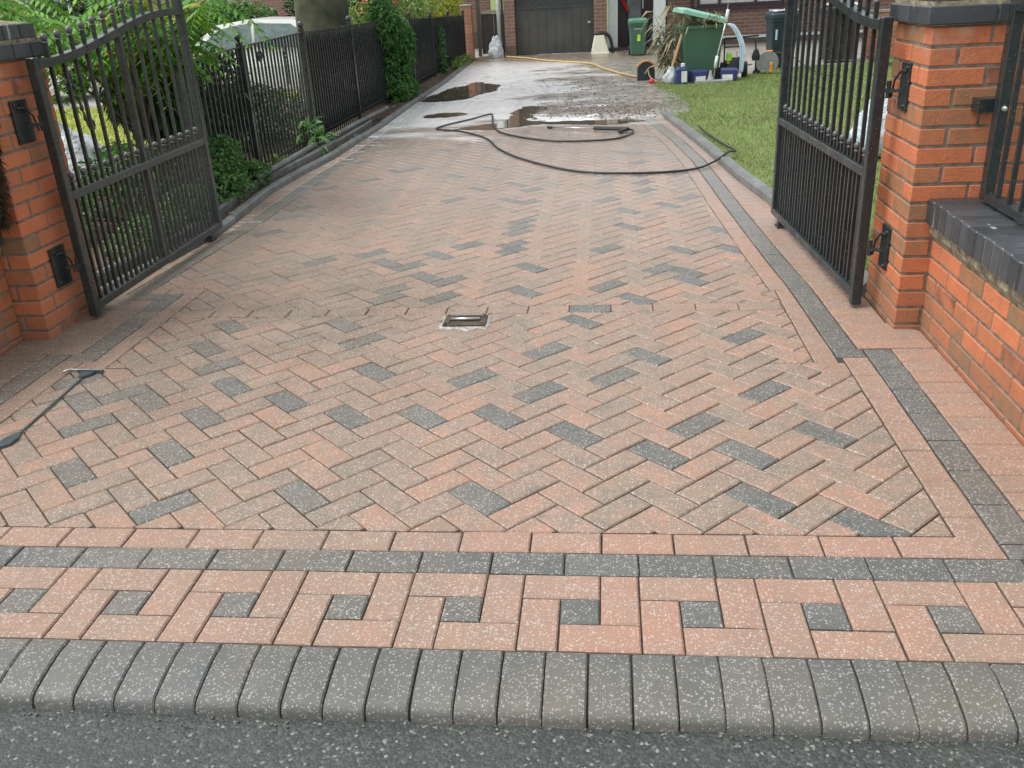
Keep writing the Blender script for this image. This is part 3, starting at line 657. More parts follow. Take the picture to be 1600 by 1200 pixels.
# ------------------------------------------------------------------ brick pillars and entrance walls
def brick_at(mb, x0, x1, y0, y1, z0, z1):
    mb.cur = random.random()
    j = lambda: random.uniform(-.0012, .0012)
    mb.box(x0+j(), x1+j(), y0+j(), y1+j(), z0+j()*.5, z1+j()*.5, None, .004)
def pillar(x0, y0, label, w=.44, courses=16, dp=.44, zs=-.05):
    root = empty('brick_pillar', (x0+w/2, y0+dp/2, 0)); tag(root, label, 'pillar', 'brick gate pillars')
    off = Vector((x0+w/2, y0+dp/2, 0))
    br = MB(); t = .1025; g = .01; L = .215
    z = zs
    for c in range(courses+1):
        z0, z1 = z+c*.075, z+c*.075+.065
        if c % 2 == 0:
            for s_ in (0, 1):
                yy = -dp/2 if s_ == 0 else dp/2-t
                brick_at(br, -w/2, -w/2+L, yy, yy+t, z0, z1); brick_at(br, -w/2+L+g, w/2, yy, yy+t, z0, z1)
                xx = -w/2 if s_ == 0 else w/2-t; brick_at(br, xx, xx+t, -dp/2+t+g, dp/2-t-g, z0, z1)
        else:
            for s_ in (0, 1):
                xx = -w/2 if s_ == 0 else w/2-t
                brick_at(br, xx, xx+t, -dp/2, -dp/2+L, z0, z1); brick_at(br, xx, xx+t, -dp/2+L+g, dp/2, z0, z1)
                yy = -dp/2 if s_ == 0 else dp/2-t; brick_at(br, -w/2+t+g, w/2-t-g, yy, yy+t, z0, z1)
    top = z+(courses+1)*.075
    br.build('brickwork', M['brick'], root)
    mo = MB(); q2 = .004; mo.box(-w/2+q2, w/2-q2, -dp/2+q2, dp/2-q2, -.08, top-.004); mo.build('mortar', M['mortar'], root)
    cp = MB()
    for lev, (ov, zz) in enumerate(((.028, top), (.0, top+.078))):
        a, b = w/2+ov, dp/2+ov; n = 4 if lev == 0 else 4
        k = 2*b/n
        for i in range(n):
            for s_ in (0, 1):
                cp.cur = random.random(); cp.box((-a if s_ == 0 else .003), (-.003 if s_ == 0 else a), -b+k*i+.004, -b+k*(i+1)-.004, zz, zz+.066, None, .004)
    cp.build('blue_brick_cap', M['blue'], root)
    mm = MB(); mm.box(-w/2-.015, w/2+.015, -dp/2-.015, dp/2+.015, top-.004, top+.0635)
    mm.box(-w/2-.012, w/2+.012, -dp/2-.012, dp/2+.012, top+.0635, top+.080)
    mm.box(-w/2+.012, w/2-.012, -dp/2+.012, dp/2-.012, top+.080, top+.1415)
    mm.add([(-w/2+.005,-dp/2+.005,top+.1415),(w/2-.005,-dp/2+.005,top+.1415),(w/2-.005,dp/2-.005,top+.1415),(-w/2+.005,dp/2-.005,top+.1415),(0,0,top+.19)], [(0,1,4),(1,2,4),(2,3,4),(3,0,4)])
    mm.build('cap_mortar', M['lichen'], root)
    return root, top
pl, ptop = pillar(-2.97, 2.10, 'orange brick gate pillar with stepped blue brick cap beside the left gate', dp=.50, zs=-.03)
pr, _ = pillar(1.352, 2.10, 'orange brick gate pillar with white streaked cap beside the right gate', w=.44, dp=.46)
def hinge_plate(root, side, px, zc, y0=2.28, hw=.075):
    # plate screwed to the drive face, with eye bolt holding the gate stile
    mb = MB(); mb.box(px-.006, px+.006, y0-hw, y0+hw, zc-.095, zc+.095, None, .002)
    for dz in (-.065, .065): mb.ball((px+side*.008, y0-hw*.7, zc+dz*1.15), .008)
    mb.bar((px, 2.345, zc-.02), (px+side*.07, 2.38, zc-.02), .014); mb.tube([(px+side*.05, 2.375, zc-.05), (px+side*.05, 2.375, zc+.02)], .010)
    mb.tube([(px+side*.008, y0-.03, zc+.062), (px+side*.018, y0+.01, zc+.06), (px+side*.03, y0+.045, zc+.02), (px+side*.032, y0+.06, zc-.05)], .0045)
    o = mb.build('hinge_plate', M['gloss'], root); l = root.location; o.location = (-l.x, -l.y, -l.z)
for zc in (.98, .30): hinge_plate(pl, 1, -2.53+.006, zc, 2.31, .062); hinge_plate(pr, -1, 1.352-.006, zc, 2.33, .05)

def low_wall(xf, side, y0, y1, label, end):
    # xf = face towards the drive; side = +1 when the wall body is at larger x
    root = empty('garden_wall', (xf+side*.11, (y0+y1)/2, 0)); tag(root, label, 'wall')
    l = root.location; br = MB(); w = .215
    for c in range(6):
        z0 = -.05+c*.075+.0; y = y1 - (.0 if c % 2 == 0 else -.1125)
        while y > y0:
            a, b = max(y-.215, y0), min(y, y1-.002)
            if b-a > .02:
                for q2 in (0, 1):
                    xa = xf+side*(.1125*q2); xb = xa+side*.1025; brick_at(br, min(xa,xb)-l.x, max(xa,xb)-l.x, a-l.y, b-l.y, z0, z0+.065)
            y -= .225
    br.build('brickwork', M['brick'], root)
    mo = MB(); xa, xb = sorted((xf+side*.004-l.x, xf+side*(w-.004)-l.x)); mo.box(xa, xb, y0+.003-l.y, y1-.001-l.y, -.06, .395); mo.build('mortar', M['mortar'], root)
    ln = MB()   # lumpy bedding under the coping
    n = 60; xs = [xf-side*.012, xf-side*.02, xf+side*(w+.01)]
    vs = []
    for i in range(n+1):
        y = y0+(y1-.002-y0)*i/n; k = noise.noise(Vector((y*14, 3, 0)))*.011; k2 = noise.noise(Vector((y*9, 7, 0)))*.014
        vs += [(xf+side*.006-l.x, y-l.y, .386+k2), (xf-side*(.016)-side*k-l.x, y-l.y, .425+k2*.4), (xf-side*.02-l.x, y-l.y, .465), (xf+side*(w+.01)-l.x, y-l.y, .465), (xf+side*(w-.004)-l.x, y-l.y, .386)]
    ln.add(vs, [(i*5+j, i*5+j+1, (i+1)*5+j+1, (i+1)*5+j) for i in range(n) for j in range(4)]+[tuple(range(5)), tuple(n*5+j for j in range(5))]); ln.build('coping_bed', M['lichen'], root)
    cp = MB(); y = y1
    while y > y0:
        cp.cur = random.random(); j = random.uniform(-.002, .002); xa, xb = sorted((xf-side*.042+j, xf+side*(w+.042)+j))
        cp.box(xa-l.x, xb-l.x, max(y-.073, y0)-l.y, y-.004-l.y, .466, .567+j, None, .006); y -= .075
    cp.build('coping', M['blue'], root)
    cm = MB(); xa, xb = sorted((xf-side*.037, xf+side*(w+.037))); cm.box(xa-l.x, xb-l.x, y0+.004-l.y, y1-.006-l.y, .4655, .561); cm.build('coping_mortar', M['mortar'], root)
    return root
low_wall(1.462, 1, .2, 2.098, 'low orange brick wall with dark blue coping running forward from the right pillar', 0)
low_wall(-2.665, -1, .2, 2.098, 'low orange brick wall running forward from the left pillar, its coping under dead foliage', 0)

# railing standing on the right wall
rl = empty('wall_railing', (1.60, 1.2, .567)); tag(rl, 'black steel railing standing on the blue coping of the right wall', 'railing')
O = rl.location
def at(mb): return mb
xr = 1.605-O.x
mb = MB(); mb.box(xr-.02, xr+.02, 1.97-O.y, 2.02-O.y, .012, .80, None, .003); mb.build('post', M['gloss'], rl)
mb = MB(); mb.box(xr-.02, xr+.02, .2-O.y, .24-O.y, .012, .80, None, .003); mb.build('post', M['gloss'], rl)
mb = MB(); mb.box(xr-.02, xr+.02, .24-O.y, 1.97-O.y, .012, .042); mb.build('bottom_rail', M['gloss'], rl)
mb = MB(); mb.box(xr-.02, xr+.02, .24-O.y, 1.97-O.y, .70, .735); mb.build('top_rail', M['gloss'], rl)
mb = MB()
for i in range(16):
    y = 1.89-i*.105-O.y; mb.box(xr-.008, xr+.008, y-.008, y+.008, .0425, .6995)
mb.build('bars', M['gloss'], rl)
mb = MB(); mb.box(xr-.07, xr+.02, 2.0205-O.y, 2.098-O.y, .34, .39); mb.build('wall_bracket', M['gloss'], rl); mb = MB(); mb.ball((xr, 1.965-O.y, .36), .011); mb.build('bolt', M['silver'], rl)
mb = MB(); mb.box(xr-.03, xr+.03, 1.35-O.y, 1.43-O.y, .0, .012); mb.build('foot_plate', M['gloss'], rl)

# ------------------------------------------------------------------ gates
def gate(loc, rz, side, label, mat, scroll=True):
    # built along +y from the hinge; side: which way the drive is
    root = empty('driveway_gate', loc, rz); tag(root, label, 'gate', 'open driveway gate leaves')
    Lg = 1.68; s = .045; zb = .045; zm = .595; zh = 1.235; zf = 1.41
    fr_ = MB()
    fr_.box(-s/2, s/2, 0, s, zb-.03, zh+.012, None, .004); fr_.box(-s/2, s/2, Lg-s, Lg, zb, zf+.12, None, .004)
    fr_.box(-s/2, s/2, s, Lg-s, zb, zb+.04, None, .003)
    fr_.build('frame', mat, root)
    mr = MB(); mr.box(-s/2, s/2, s, Lg-s, zm, zm+.04, None, .003); mr.build('mid_rail', mat, root)
    def top(y):
        t = max(0, min(1, (y-.05)/(Lg-.25))); return zh+(zf-zh)*(t*t*(3-2*t))
    tr = MB(); n = 28; vs = []
    for i in range(n+1):
        y = s*.5+(Lg-s*1.5)*i/n; z = top(y)
        for dx, dz in ((-s/2,-.038),(s/2,-.038),(s/2,.0),(-s/2,.0)): vs.append((dx, y, z+dz))
    tr.add(vs, [(i*4+j, i*4+(j+1)%4, (i+1)*4+(j+1)%4, (i+1)*4+j) for i in range(n) for j in range(4)]+[(3,2,1,0), (n*4, n*4+1, n*4+2, n*4+3)])
    tr.build('top_rail', mat, root, False)
    nb = 13; p = (Lg-2*s)/(nb+1)
    ub = MB(); lb = MB()
    def ball_(y, z, r):
        fi = MB(); fi.ball((0, y, z), r, 10, 7); fi.lathe([(r*.8, z-.028), (r*.8, z-.019)], 8, None, 0, y, 0); fi.build('ball_finial', M['ballm'], root, True)
    for i in range(1, nb+1):
        y = s+p*i; c = i == 7 and scroll
        w = .016 if not c else .034
        ub.box(-w/2, w/2, y-w/2, y+w/2, zm+.0405, top(y)-.0385); ub.box(-.008, .008, y-.008, y+.008, top(y)+.0005, top(y)+.075)
        lb.box(-w/2, w/2, y-w/2, y+w/2, zb+.0405, zm-.0005)
        ball_(y, top(y)+.088, .017)
    for i in range(0, nb+1):
        y = s+p*(i+.5)
        lb.box(-.0065, .0065, y-.0065, y+.0065, zb+.0405, zm-.0005); lb.box(-.0065, .0065, y-.0065, y+.0065, zm+.0405, zm+.095)
        ball_(y, zm+.107, .016)
    ub.build('upper_bars', mat, root); lb.build('lower_bars', mat, root)
    if scroll:
        for yc in (.24,):
            sc = MB(); pts = []
            for i in range(46):   # long S with curled ends
                t = i/45
                if t < .3: a = (1-t/.3)*5.2; r = .012+.026*(t/.3); pts.append((0, yc+.03+r*math.cos(a), 1.10+r*math.sin(a)))
                elif t < .7: k = (t-.3)/.4; pts.append((0, yc+.068-.0+.05*k, 1.10-.19*k))
                else: k = (t-.7)/.3; a = math.pi+k*5.2; r = .038-.026*k; pts.append((0, yc+.156+r*math.cos(a), .905+r*math.sin(a)))
            sc.tube(pts, .0055, 6)
            for k in range(5): sc.ball((0, yc+.06+.012*k, 1.14-.05*k), .012, 6, 4, 1.6)
            sc.build('scroll', mat, root, True)
    lk = MB(); lk.box(-.018, .018, Lg-.20, Lg-.155, .004, zb-.001); lk.box(-.028, .028, Lg-.22, Lg-.14, .0035, .013); lk.tube([(.0, Lg-.18, .03), (0, Lg-.18, .046)], .012); lk.build('ground_stop', mat, root)
    return root
gate((-2.455, 2.37, 0), R_(.4), 1, 'open dusty black steel gate with rising top rail on the left of the drive', M['black'])
gate((1.262, 2.37, 0), R_(3.0), -1, 'open glossy black steel gate with ball tops on the right of the drive', M['gloss'], False)

# ------------------------------------------------------------------ left boundary railings
FX = -2.875
fr0 = empty('railing_fence', (FX, 11.8, 0)); tag(fr0, 'long black bar railing fence along the left side of the drive', 'fence')
Yc = 11.8
def ftop(y): return lerp([(4.6,1.06),(7,1.13),(11,1.10),(14,1.02),(19,.90)], y)
posts = [4.75, 5.95, 7.62, 9.45, 11.2, 13.0, 14.8, 16.7, 18.7]
for y in posts:
    mb = MB(); mb.box(-.022, .022, y-.022-Yc, y+.022-Yc, -.03, ftop(y)+.02); mb.ball((0, y-Yc, ftop(y)+.055), .035, 10, 6); mb.lathe([(.03,0),(.012,.015),(.02,.03)], 8, None, 0, y-Yc, ftop(y)+.012); mb.build('post', M['black'], fr0)
rb = MB(); bb = MB()
for a, b in zip(posts, posts[1:]):
    a2, b2 = a+.023, b-.023
    rb.bar((0, a2-Yc, ftop(a)-.02), (0, b2-Yc, ftop(b)-.02), .03, .014); rb.bar((0, a2-Yc, .11), (0, b2-Yc, .11), .03, .014)
    0 and rb.bar((0, a2-Yc, ftop(a)-.16), (0, b2-Yc, ftop(b)-.16), .03, .012)
    n = int((b-a)/.085)
    for i in range(1, n):
        y = a+(b-a)*i/n; t = ftop(y); bb.bar((0, y-Yc, .118), (0, y-Yc, t-.03), .016)
        bb.bar((0, y-Yc, .02), (0, y-Yc, .102), .014)
rb.build('rails', M['black'], fr0); bb.build('bars', M['black'], fr0)
for y, z in ((6.35,.98),(7.0,.96)):
    mb = MB(); mb.tube([(0.012+.0*k, y-Yc+.045*math.cos(k*.6), z+.045*math.sin(k*.6)) for k in range(12)], .008, 6); mb.ball((.012, y-Yc, z), .02); mb.tube([(.012, y-Yc, z-.05), (.012, y-Yc, z-.28)], .007, 6); mb.build('rosette', M['black'], fr0)
bp = MB()
for a, b in zip(posts[2:], posts[3:]): bp.add([(-.03, a-Yc, .06), (-.03, b-Yc, .06), (-.03, b-Yc, ftop(b)-.06), (-.03, a-Yc, ftop(a)-.06), (-.036, a-Yc, .06), (-.036, b-Yc, .06), (-.036, b-Yc, ftop(b)-.06), (-.036, a-Yc, ftop(a)-.06)], [(0,1,2,3),(7,6,5,4),(0,3,7,4),(1,5,6,2),(3,2,6,7),(0,4,5,1)])
bp.build('backing_board', M['darkwood'], fr0)

# grey drainpipe lengths lying along the left edging
def pipe(pts, r, label, name='drainpipe', mat='kerbc'):
    mb = MB(); mb.tube(pts, r, 12); a, b = Vector(pts[-1]), Vector(pts[-2]); dd = (a-b).normalized(); mb.tube([a-dd*.06, a+dd*.012], r*1.22, 12)
    return tag(mb.build(name, M[mat], None, True), label, 'pipe', 'grey pipes lying beside the left kerb')
pipe([(-2.70,5.45,.105),(-2.70,6.3,.105),(-2.70,7.0,.105)], .026, 'nearer length of grey drainpipe lying beside the left kerb')
pipe([(-2.67,7.2,.105),(-2.655,8.4,.105),(-2.60,9.75,.10)], .026, 'farther length of grey drainpipe lying beside the left kerb')

# ------------------------------------------------------------------ small things on the drive
root = empty('gate_stop', (-.545, 2.25, 0)); tag(root, 'rusty metal gate stop socket set in the middle of the drive', 'gate stop')
mb = MB(); mb.prism([(-.128,-.07),(-.09,-.10),(-.03,-.085),(.0,-.105),(.03,-.118),(.07,-.08),(.112,-.095),(.122,-.02),(.108,.06),(.118,.088),(.02,.082),(-.06,.09),(-.118,.08),(-.108,.0)], -.009, .001); mb.build('mortar_patch', simple('broken_mortar', (.36,.35,.31), .8, .3, 40, dirt=(.14,.14,.12), bump=.9), root)
mb = MB(); mb.box(-.10, .10, -.055, -.038, .0015, .010, None, .002); mb.box(-.10, .10, .058, .075, .0015, .012, None, .002); mb.box(-.10, -.072, -.037, .057, .0015, .010, None, .002); mb.box(.072, .10, -.037, .057, .0015, .010, None, .002)
mb.box(-.071, .071, -.037, .057, .0012, .004)
for x in (-.086, .086):
    for y in (-.045, .065): mb.ball((x, y, .012), .007)
mb.build('socket', simple('rusty_steel', (.05,.04,.03), .6, .4, 30, dirt=(.12,.07,.03)), root)
mb = MB(); mb.tube([(-.07, .02, .012), (.07, .02, .012)], .0075, 10); mb.build('roller', M['silver'], root, True)

# rubber strap
mb = MB(); P0, P1 = (-2.06,1.09), (-2.10,1.64)
mb.bar((P0[0], P0[1], .006), (P1[0], P1[1]-.03, .006), .008, .005)
def plate(mb, cx, cy, ang, L, Wd, z=.006, hole=True):
    Mx = Matrix.Translation((cx, cy, 0)) @ Matrix.Rotation(ang, 4, 'Z')
    mb.prism([(-L*.5,0),(-L*.25,-Wd*.5),(L*.12,-Wd*.5),(L*.5,-.006),(L*.5,.006),(L*.12,Wd*.5),(-L*.25,Wd*.5)], z-.004, z+.005, Mx)
plate(mb, -2.065, 1.05, R_(88), .12, .05)
plate(mb, -2.105, 1.665, R_(-95), .09, .055)
mb.bar((-2.16, 1.69, .009), (-2.04, 1.685, .009), .012, .01)
tag(mb.build('rubber_strap', simple('strap_rubber', (.07,.095,.105), .35, .15)), 'black rubber tie-down strap with flat ends lying on the blocks at left', 'strap')
tag((lambda m: (m.tube([(-2.045,1.688,.010),(-2.20,1.70,.012),(-2.215,1.67,.012)], .005, 6), m.build('metal_hook', M['silver'], None, True))[1])(MB()), 'small metal hook on the inner end of the black rubber strap', 'hook')

# pressure washer hose
def smooth(pts, k=8):
    out = []; n = len(pts)
    for i in range(n-1):
        p0, p1, p2, p3 = [Vector(pts[max(0, min(n-1, i+j))]) for j in (-1, 0, 1, 2)]
        for s_ in range(k): t = s_/k; out.append(.5*((2*p1)+(p2-p0)*t+(2*p0-5*p1+4*p2-p3)*t*t+(3*p1-p0-3*p2+p3)*t**3))
    out.append(Vector(pts[-1])); return out
hz = .0125
hp = [(1.05,7.75,.05),(1.09,7.2,.05),(1.17,6.6,.05),(1.22,6.25,.055),(1.14,6.08,.075),(1.0,5.9,.03),(.80,5.70,hz),(.39,5.62,hz),(-.12,5.78,hz),(-.59,6.37,hz),(-.89,6.99,hz),(-1.10,7.67,hz),(-1.44,8.21,hz),(-1.73,8.43,hz),(-1.72,8.66,hz),(-1.46,9.14,hz),(-1.27,9.46,.02),(-1.22,9.3,.02),(-1.13,8.6,hz),(-.94,7.95,hz),(-.42,7.37,hz),(.14,7.32,hz),(.36,7.6,hz),(.40,7.8,.02),(.33,7.86,.025)]
mb = MB(); mb.tube(smooth(hp, 8), .0095, 8); tag(mb.build('pressure_hose', M['rubber'], None, True), 'thin black pressure washer hose looped across the wet drive', 'hose')
root = empty('washer_lance', (0, 7.95, 0)); tag(root, 'pressure washer lance with black grip and thin metal tube on the drive', 'lance')
mb = MB(); mb.tube([(.36, -.12, .03), (.0, .02, .03)], .02, 8); mb.bar((.34,-.12,.03), (.26,-.24,.02), .03); mb.build('grip', M['rubber'], root)
mb = MB(); mb.tube([(.0, .02, .03), (-.45, .28, .015)], .007, 8); mb.build('tube', M['silver'], root, True)
mb = MB(); mb.tube([(-.45, .28, .015), (-.5, .31, .015)], .013, 8); mb.build('nozzle', M['rubber'], root, True)
mb = MB(); mb.tube(smooth([(-2.0,18.72,.02),(-1.5,18.0,.025),(-1.09,17.24,.025),(-.6,16.6,.025),(-.18,16.05,.025),(.0,15.3,.03),(.12,14.75,.03),(.35,13.9,.03),(.62,13.1,.04),(.72,12.95,.12)], 8), .016, 8)
tag(mb.build('garden_hose', M['yellow'], None, True), 'yellow garden hose lying across the far end of the drive', 'hose')

# ------------------------------------------------------------------ foliage builders
def leaf(mb, p, dr, L, w, rs, curl=.25):
    dr = dr.normalized(); s_ = dr.cross(Vector((rs.uniform(-.6,.6), rs.uniform(-.6,.6), 1))).normalized(); up = s_.cross(dr)
    a = p; m1 = p+dr*L*.45+s_*w/2+up*w*.15; m2 = p+dr*L*.45-s_*w/2+up*w*.15; e = p+dr*L-Vector((0,0,1))*L*curl
    mb.add([a, m1, e, m2], [(0,1,2,3)])
def rv(rs): 
    z = rs.uniform(-1, 1); a = rs.uniform(0, 2*math.pi); r = math.sqrt(1-z*z); return Vector((r*math.cos(a), r*math.sin(a), z))
def clump(mb, c, rad, n, L, w, rs, hang=.0, shell=.45, seed=0):
    c = Vector(c); k = 0
    while k < n:
        v = rv(rs); r = shell+(1-shell)*rs.random()**.5
        p = Vector((v.x*rad[0]*r, v.y*rad[1]*r, v.z*rad[2]*r)); q2 = c+p
        d0 = noise.noise(q2*3.1+Vector((seed,0,0)))
        if d0 < -.18 and rs.random() < .75: k += 1; continue
        if q2.z < .01: k += 1; continue
        dr = (p.normalized()*.6+rv(rs)*.8+Vector((0,0,-hang)))
        mb.cur = min(.999, max(0, .45+.55*noise.noise(q2*5+Vector((0,seed,0)))+rs.gauss(0, .2)))
        sc = rs.uniform(.6, 1.25); leaf(mb, q2, dr, L*sc, w*sc, rs); k += 1
def stems(mb, base, tips, r0, rs, sag=.0):
    base = Vector(base)
    for t in tips:
        t = Vector(t); n = 6; pts = []
        off = Vector((rs.uniform(-.08,.08), rs.uniform(-.08,.08), 0))
        for i in range(n+1):
            k = i/n; p = base.lerp(t, k)+off*math.sin(k*math.pi)+Vector((0,0,sag*math.sin(k*math.pi))); pts.append(p)
        mb.tube(pts, [max(.002, r0*(1-.8*i/n)) for i in range(n+1)], 6)
def shrub(name, loc, clumps, mat, L, w, label, cat, n, seed, tips=None, r0=.012, hang=0, group=None, stem='twig'):
    rs = random.Random(seed); root = empty(name, loc); tag(root, label, cat, group)
    mb = MB()
    for (cx,cy,cz,rx,ry,rz_,f) in clumps: clump(mb, (cx,cy,cz), (rx,ry,rz_), int(n*f), L, w, rs, hang, .4, seed)
    mb.build('foliage', M[mat], root)
    st = MB(); tips = tips or [(c[0]+rs.uniform(-.5,.5)*c[3], c[1]+rs.uniform(-.5,.5)*c[4], c[2]+c[5]*.4) for c in clumps for _ in range(3)]
    stems(st, (0,0,-.02), tips, r0, rs); st.build('stems', M[stem], root, True)
    return root
shrub('low_shrub', (-3.25, 4.5, 0), [(0,0,.28,.28,.5,.26,1),(.1,.7,.2,.25,.4,.2,.7),(-.3,-.6,.2,.3,.4,.2,.7),(-.35,.5,.25,.3,.4,.24,.6)], 'leafm', .06, .032, 'bushy mid green low shrub on the bed behind the left gate bars', 'shrub', 1700, 61, r0=.01)
for k_i, (x_, y_, r_, h_, m_, lab) in enumerate([(-13.5,22.5,1.6,1.5,'leafd','dark green garden hedge beyond the car at far left'),(-9.6,22,1.8,1.3,'leafm','mid green spreading bush behind the gap between the parked cars'),(-6.6,22.8,1.5,1.5,'leafd','dark green bush behind the white car by the tree trunk'),(-5.0,24,1.1,1.9,'leafm','mid green bush beyond the railings left of the golden shrub')]):
    shrub('garden_bush', (x_, y_, -.36), [(0,0,h_*.55,r_,.8,h_*.5,1.3),(-.5,.2,h_*1.0,r_*.7,.7,h_*.4,.8),(.6,-.1,h_*.9,r_*.6,.7,h_*.45,.8)], m_, .16, .08, lab, 'shrub', 2200, 70+k_i, r0=.05, group=None)
# pinnate-leaved tree behind the left gate
def frond(mb, p, dr, L, rs, nl=8):
    dr = dr.normalized(); side = dr.cross(Vector((0,0,1))).normalized()
    if side.length < .1: side = Vector((1,0,0))
    base = mb.cur; prev = p
    for i in range(nl*2+1):
        k = (i+1)/(nl*2+1); q2 = p+dr*L*k+Vector((0,0,-L*.6*k*k))
        mb.bar(prev, q2, .0022); prev = q2
        if i % 2 == 0:
            ll = L*.34*(1-.5*abs(k-.45)*1.4)
            for s_ in (-1, 1):
                d2 = (side*s_*1.0+dr*.4+Vector((0,0,-.55))).normalized(); mb.cur = min(.999, max(0, base+rs.gauss(0, .07)))
                a = q2; m1 = q2+d2*ll*.4+dr*ll*.17; m2 = q2+d2*ll*.4-dr*ll*.14; e = q2+d2*ll; mb.add([a, m1, e, m2], [(0,1,2,3)])
    mb.cur = base
rs = random.Random(5)
root = empty('pinnate_tree', (-3.25, 4.75, 0)); tag(root, 'small tree with bright feathery pinnate leaves arching over the left gate', 'tree')
tr = MB(); cr = MB()
limbs = [(-.55,.1,1.25),(.05,-.1,1.55),(.50,.1,1.40),(-.2,.7,1.7),(-.9,.3,1.6),(.3,-.5,1.75),(-.5,-.6,1.5),(.80,-.1,1.5),(-1.3,1.0,1.45),(-1.1,-.1,1.3),(.1,.9,1.6),(.15,.1,1.2),(-.6,.5,1.35)]
stems(tr, (0,0,-.03), [(0.05,0.05,.75)], .03, rs); stems(tr, (.03,.03,.55), limbs, .013, rs, .12)
tr.build('trunk', M['twig'], root, True)
for lx, ly, lz_ in limbs:
    for i in range(30):
        k = rs.uniform(.4, 1.1); p = Vector((.03,.03,.55)).lerp(Vector((lx,ly,lz_)), k)+Vector((0,0,.12*math.sin(k*math.pi)))
        if p.z < 1.02 and rs.random() < .85: continue
        a = rs.uniform(0, 2*math.pi); cr.cur = min(.95, max(.02, rs.gauss(.55, .22)));  cr.cur = .985 if rs.random() < .05 else cr.cur
        frond(cr, p, Vector((math.cos(a), math.sin(a), rs.uniform(-.35,.5))), rs.uniform(.22,.38), rs)
cr.build('crown', M['leafb'], root)

shrub('weeping_shrub', (-3.5, 5.45, 0), [(.0,.0,.85,.30,.40,.32,1.1),(.25,.2,.6,.28,.4,.35,.7),(.3,-.35,.8,.25,.3,.32,.7),(.4,.5,.75,.22,.35,.35,.7),(-.1,.5,.95,.25,.4,.28,.4)], 'leafd', .10, .022, 'dark weeping shrub with narrow drooping leaves behind the left gate', 'shrub', 3600, 11, r0=.03, hang=.9)
shrub('round_shrub', (-3.55, 7.35, 0), [(0,0,.38,.45,.55,.36,1),(.1,.6,.3,.4,.4,.28,.6)], 'leafd', .05, .03, 'low dark rounded shrub just behind the bar railings', 'shrub', 2600, 12)
shrub('ground_ivy', (-2.80, 4.9, 0), [(.0,.0,.14,.17,.45,.17,1),(.02,.55,.10,.15,.35,.13,.7),(.03,-.7,.14,.14,.5,.14,.8),(-.1,.2,.3,.2,.4,.2,.9),(.0,-1.3,.10,.14,.4,.12,.6)], 'leafm', .034, .026, 'low green leafy plant spilling onto the kerb beyond the left gate', 'plant', 2600, 13, r0=.006)
shrub('broadleaf_plant', (-2.80, 7.15, 0), [(0,0,.14,.17,.32,.15,1)], 'leafm', .17, .045, 'dark broad leaved plant hanging over the kerb in front of the railings', 'plant', 150, 14, r0=.006, hang=.1)
shrub('lime_plant', (-2.83, 6.3, 0), [(0,0,.06,.12,.18,.07,1)], 'leafl', .05, .03, 'small yellow green seedling clump by the pipe in the bed', 'plant', 160, 24, r0=.004)
shrub('jasmine_climber', (-2.80, 11.5, 0), [(-.02,-.1,.35,.20,.45,.38,1),(.02,.15,.75,.20,.50,.36,1),(-.05,-.35,1.05,.20,.40,.30,.8),(-.02,.0,.15,.26,.55,.2,.7)], 'leafm', .075, .038, 'glossy green climber bulging over the railings beside the drive', 'climber', 2600, 15, r0=.012)
shrub('thin_climber', (-2.82, 15.4, 0), [(0,0,.3,.07,.12,.3,1),(0,.05,.65,.05,.08,.18,.4)], 'leafm', .06, .035, 'thin green climber stem on the far part of the fence', 'climber', 420, 16, r0=.006)
shrub('weed_clump', (-2.70, 16.6, 0), [(0,0,.08,.12,.6,.10,1),(.0,.9,.08,.10,.5,.09,.7)], 'leafl', .07, .02, 'bright green weeds along the far end of the left kerb', 'plant', 700, 17, r0=.004)
shrub('flowering_bush', (-3.72, 14.0, 0), [(0,0,1.0,.6,.8,.45,1.2),(.35,1.6,1.15,.5,.8,.4,.9),(-.3,-1,.9,.5,.7,.4,.8),(.45,.3,1.15,.45,.7,.32,.9)], 'leafl', .075, .035, 'light green bush with coral flowers rising above the railings', 'shrub', 2200, 18, r0=.03)
rs = random.Random(77); mb = MB()
for i in range(46):
    c = Vector((-3.5+rs.uniform(-.3,.35), 14.4+rs.uniform(-1.2,1.6), rs.uniform(1.15,1.5)))
    for k in range(7): mb.cur = rs.random(); leaf(mb, c, rv(rs), .05, .04, rs)
fb = [o for o in C.objects if o.name.startswith('flowering_bush')][0]; o = mb.build('flowers', M['petal'], fb); o.location = (-fb.location.x, -fb.location.y, 0); o['kind'] = 'stuff'
shrub('golden_shrub', (-3.9, 22.3, 0), [(0,0,.95,.55,.45,.5,1.3),(.0,0,.5,.5,.4,.5,.7)], 'leafy', .06, .035, 'round yellow green shrub beyond the far end of the railings', 'shrub', 2400, 19, r0=.03)
# dead conifer foliage over the left wall
shrub('dead_hedge', (-2.66, 2.0, .567), [(0.0,0,.06,.15,.07,.14,1),(.02,.0,.2,.16,.07,.18,1.1),(.05,-.01,.36,.16,.07,.18,1.0),(.07,0,.48,.15,.07,.12,.7),(-.05,-.2,.2,.12,.2,.25,.5)], 'dead', .032, .008, 'brown dead conifer hedge end resting on the left wall coping', 'hedge', 5200, 20, r0=.012, hang=.2)

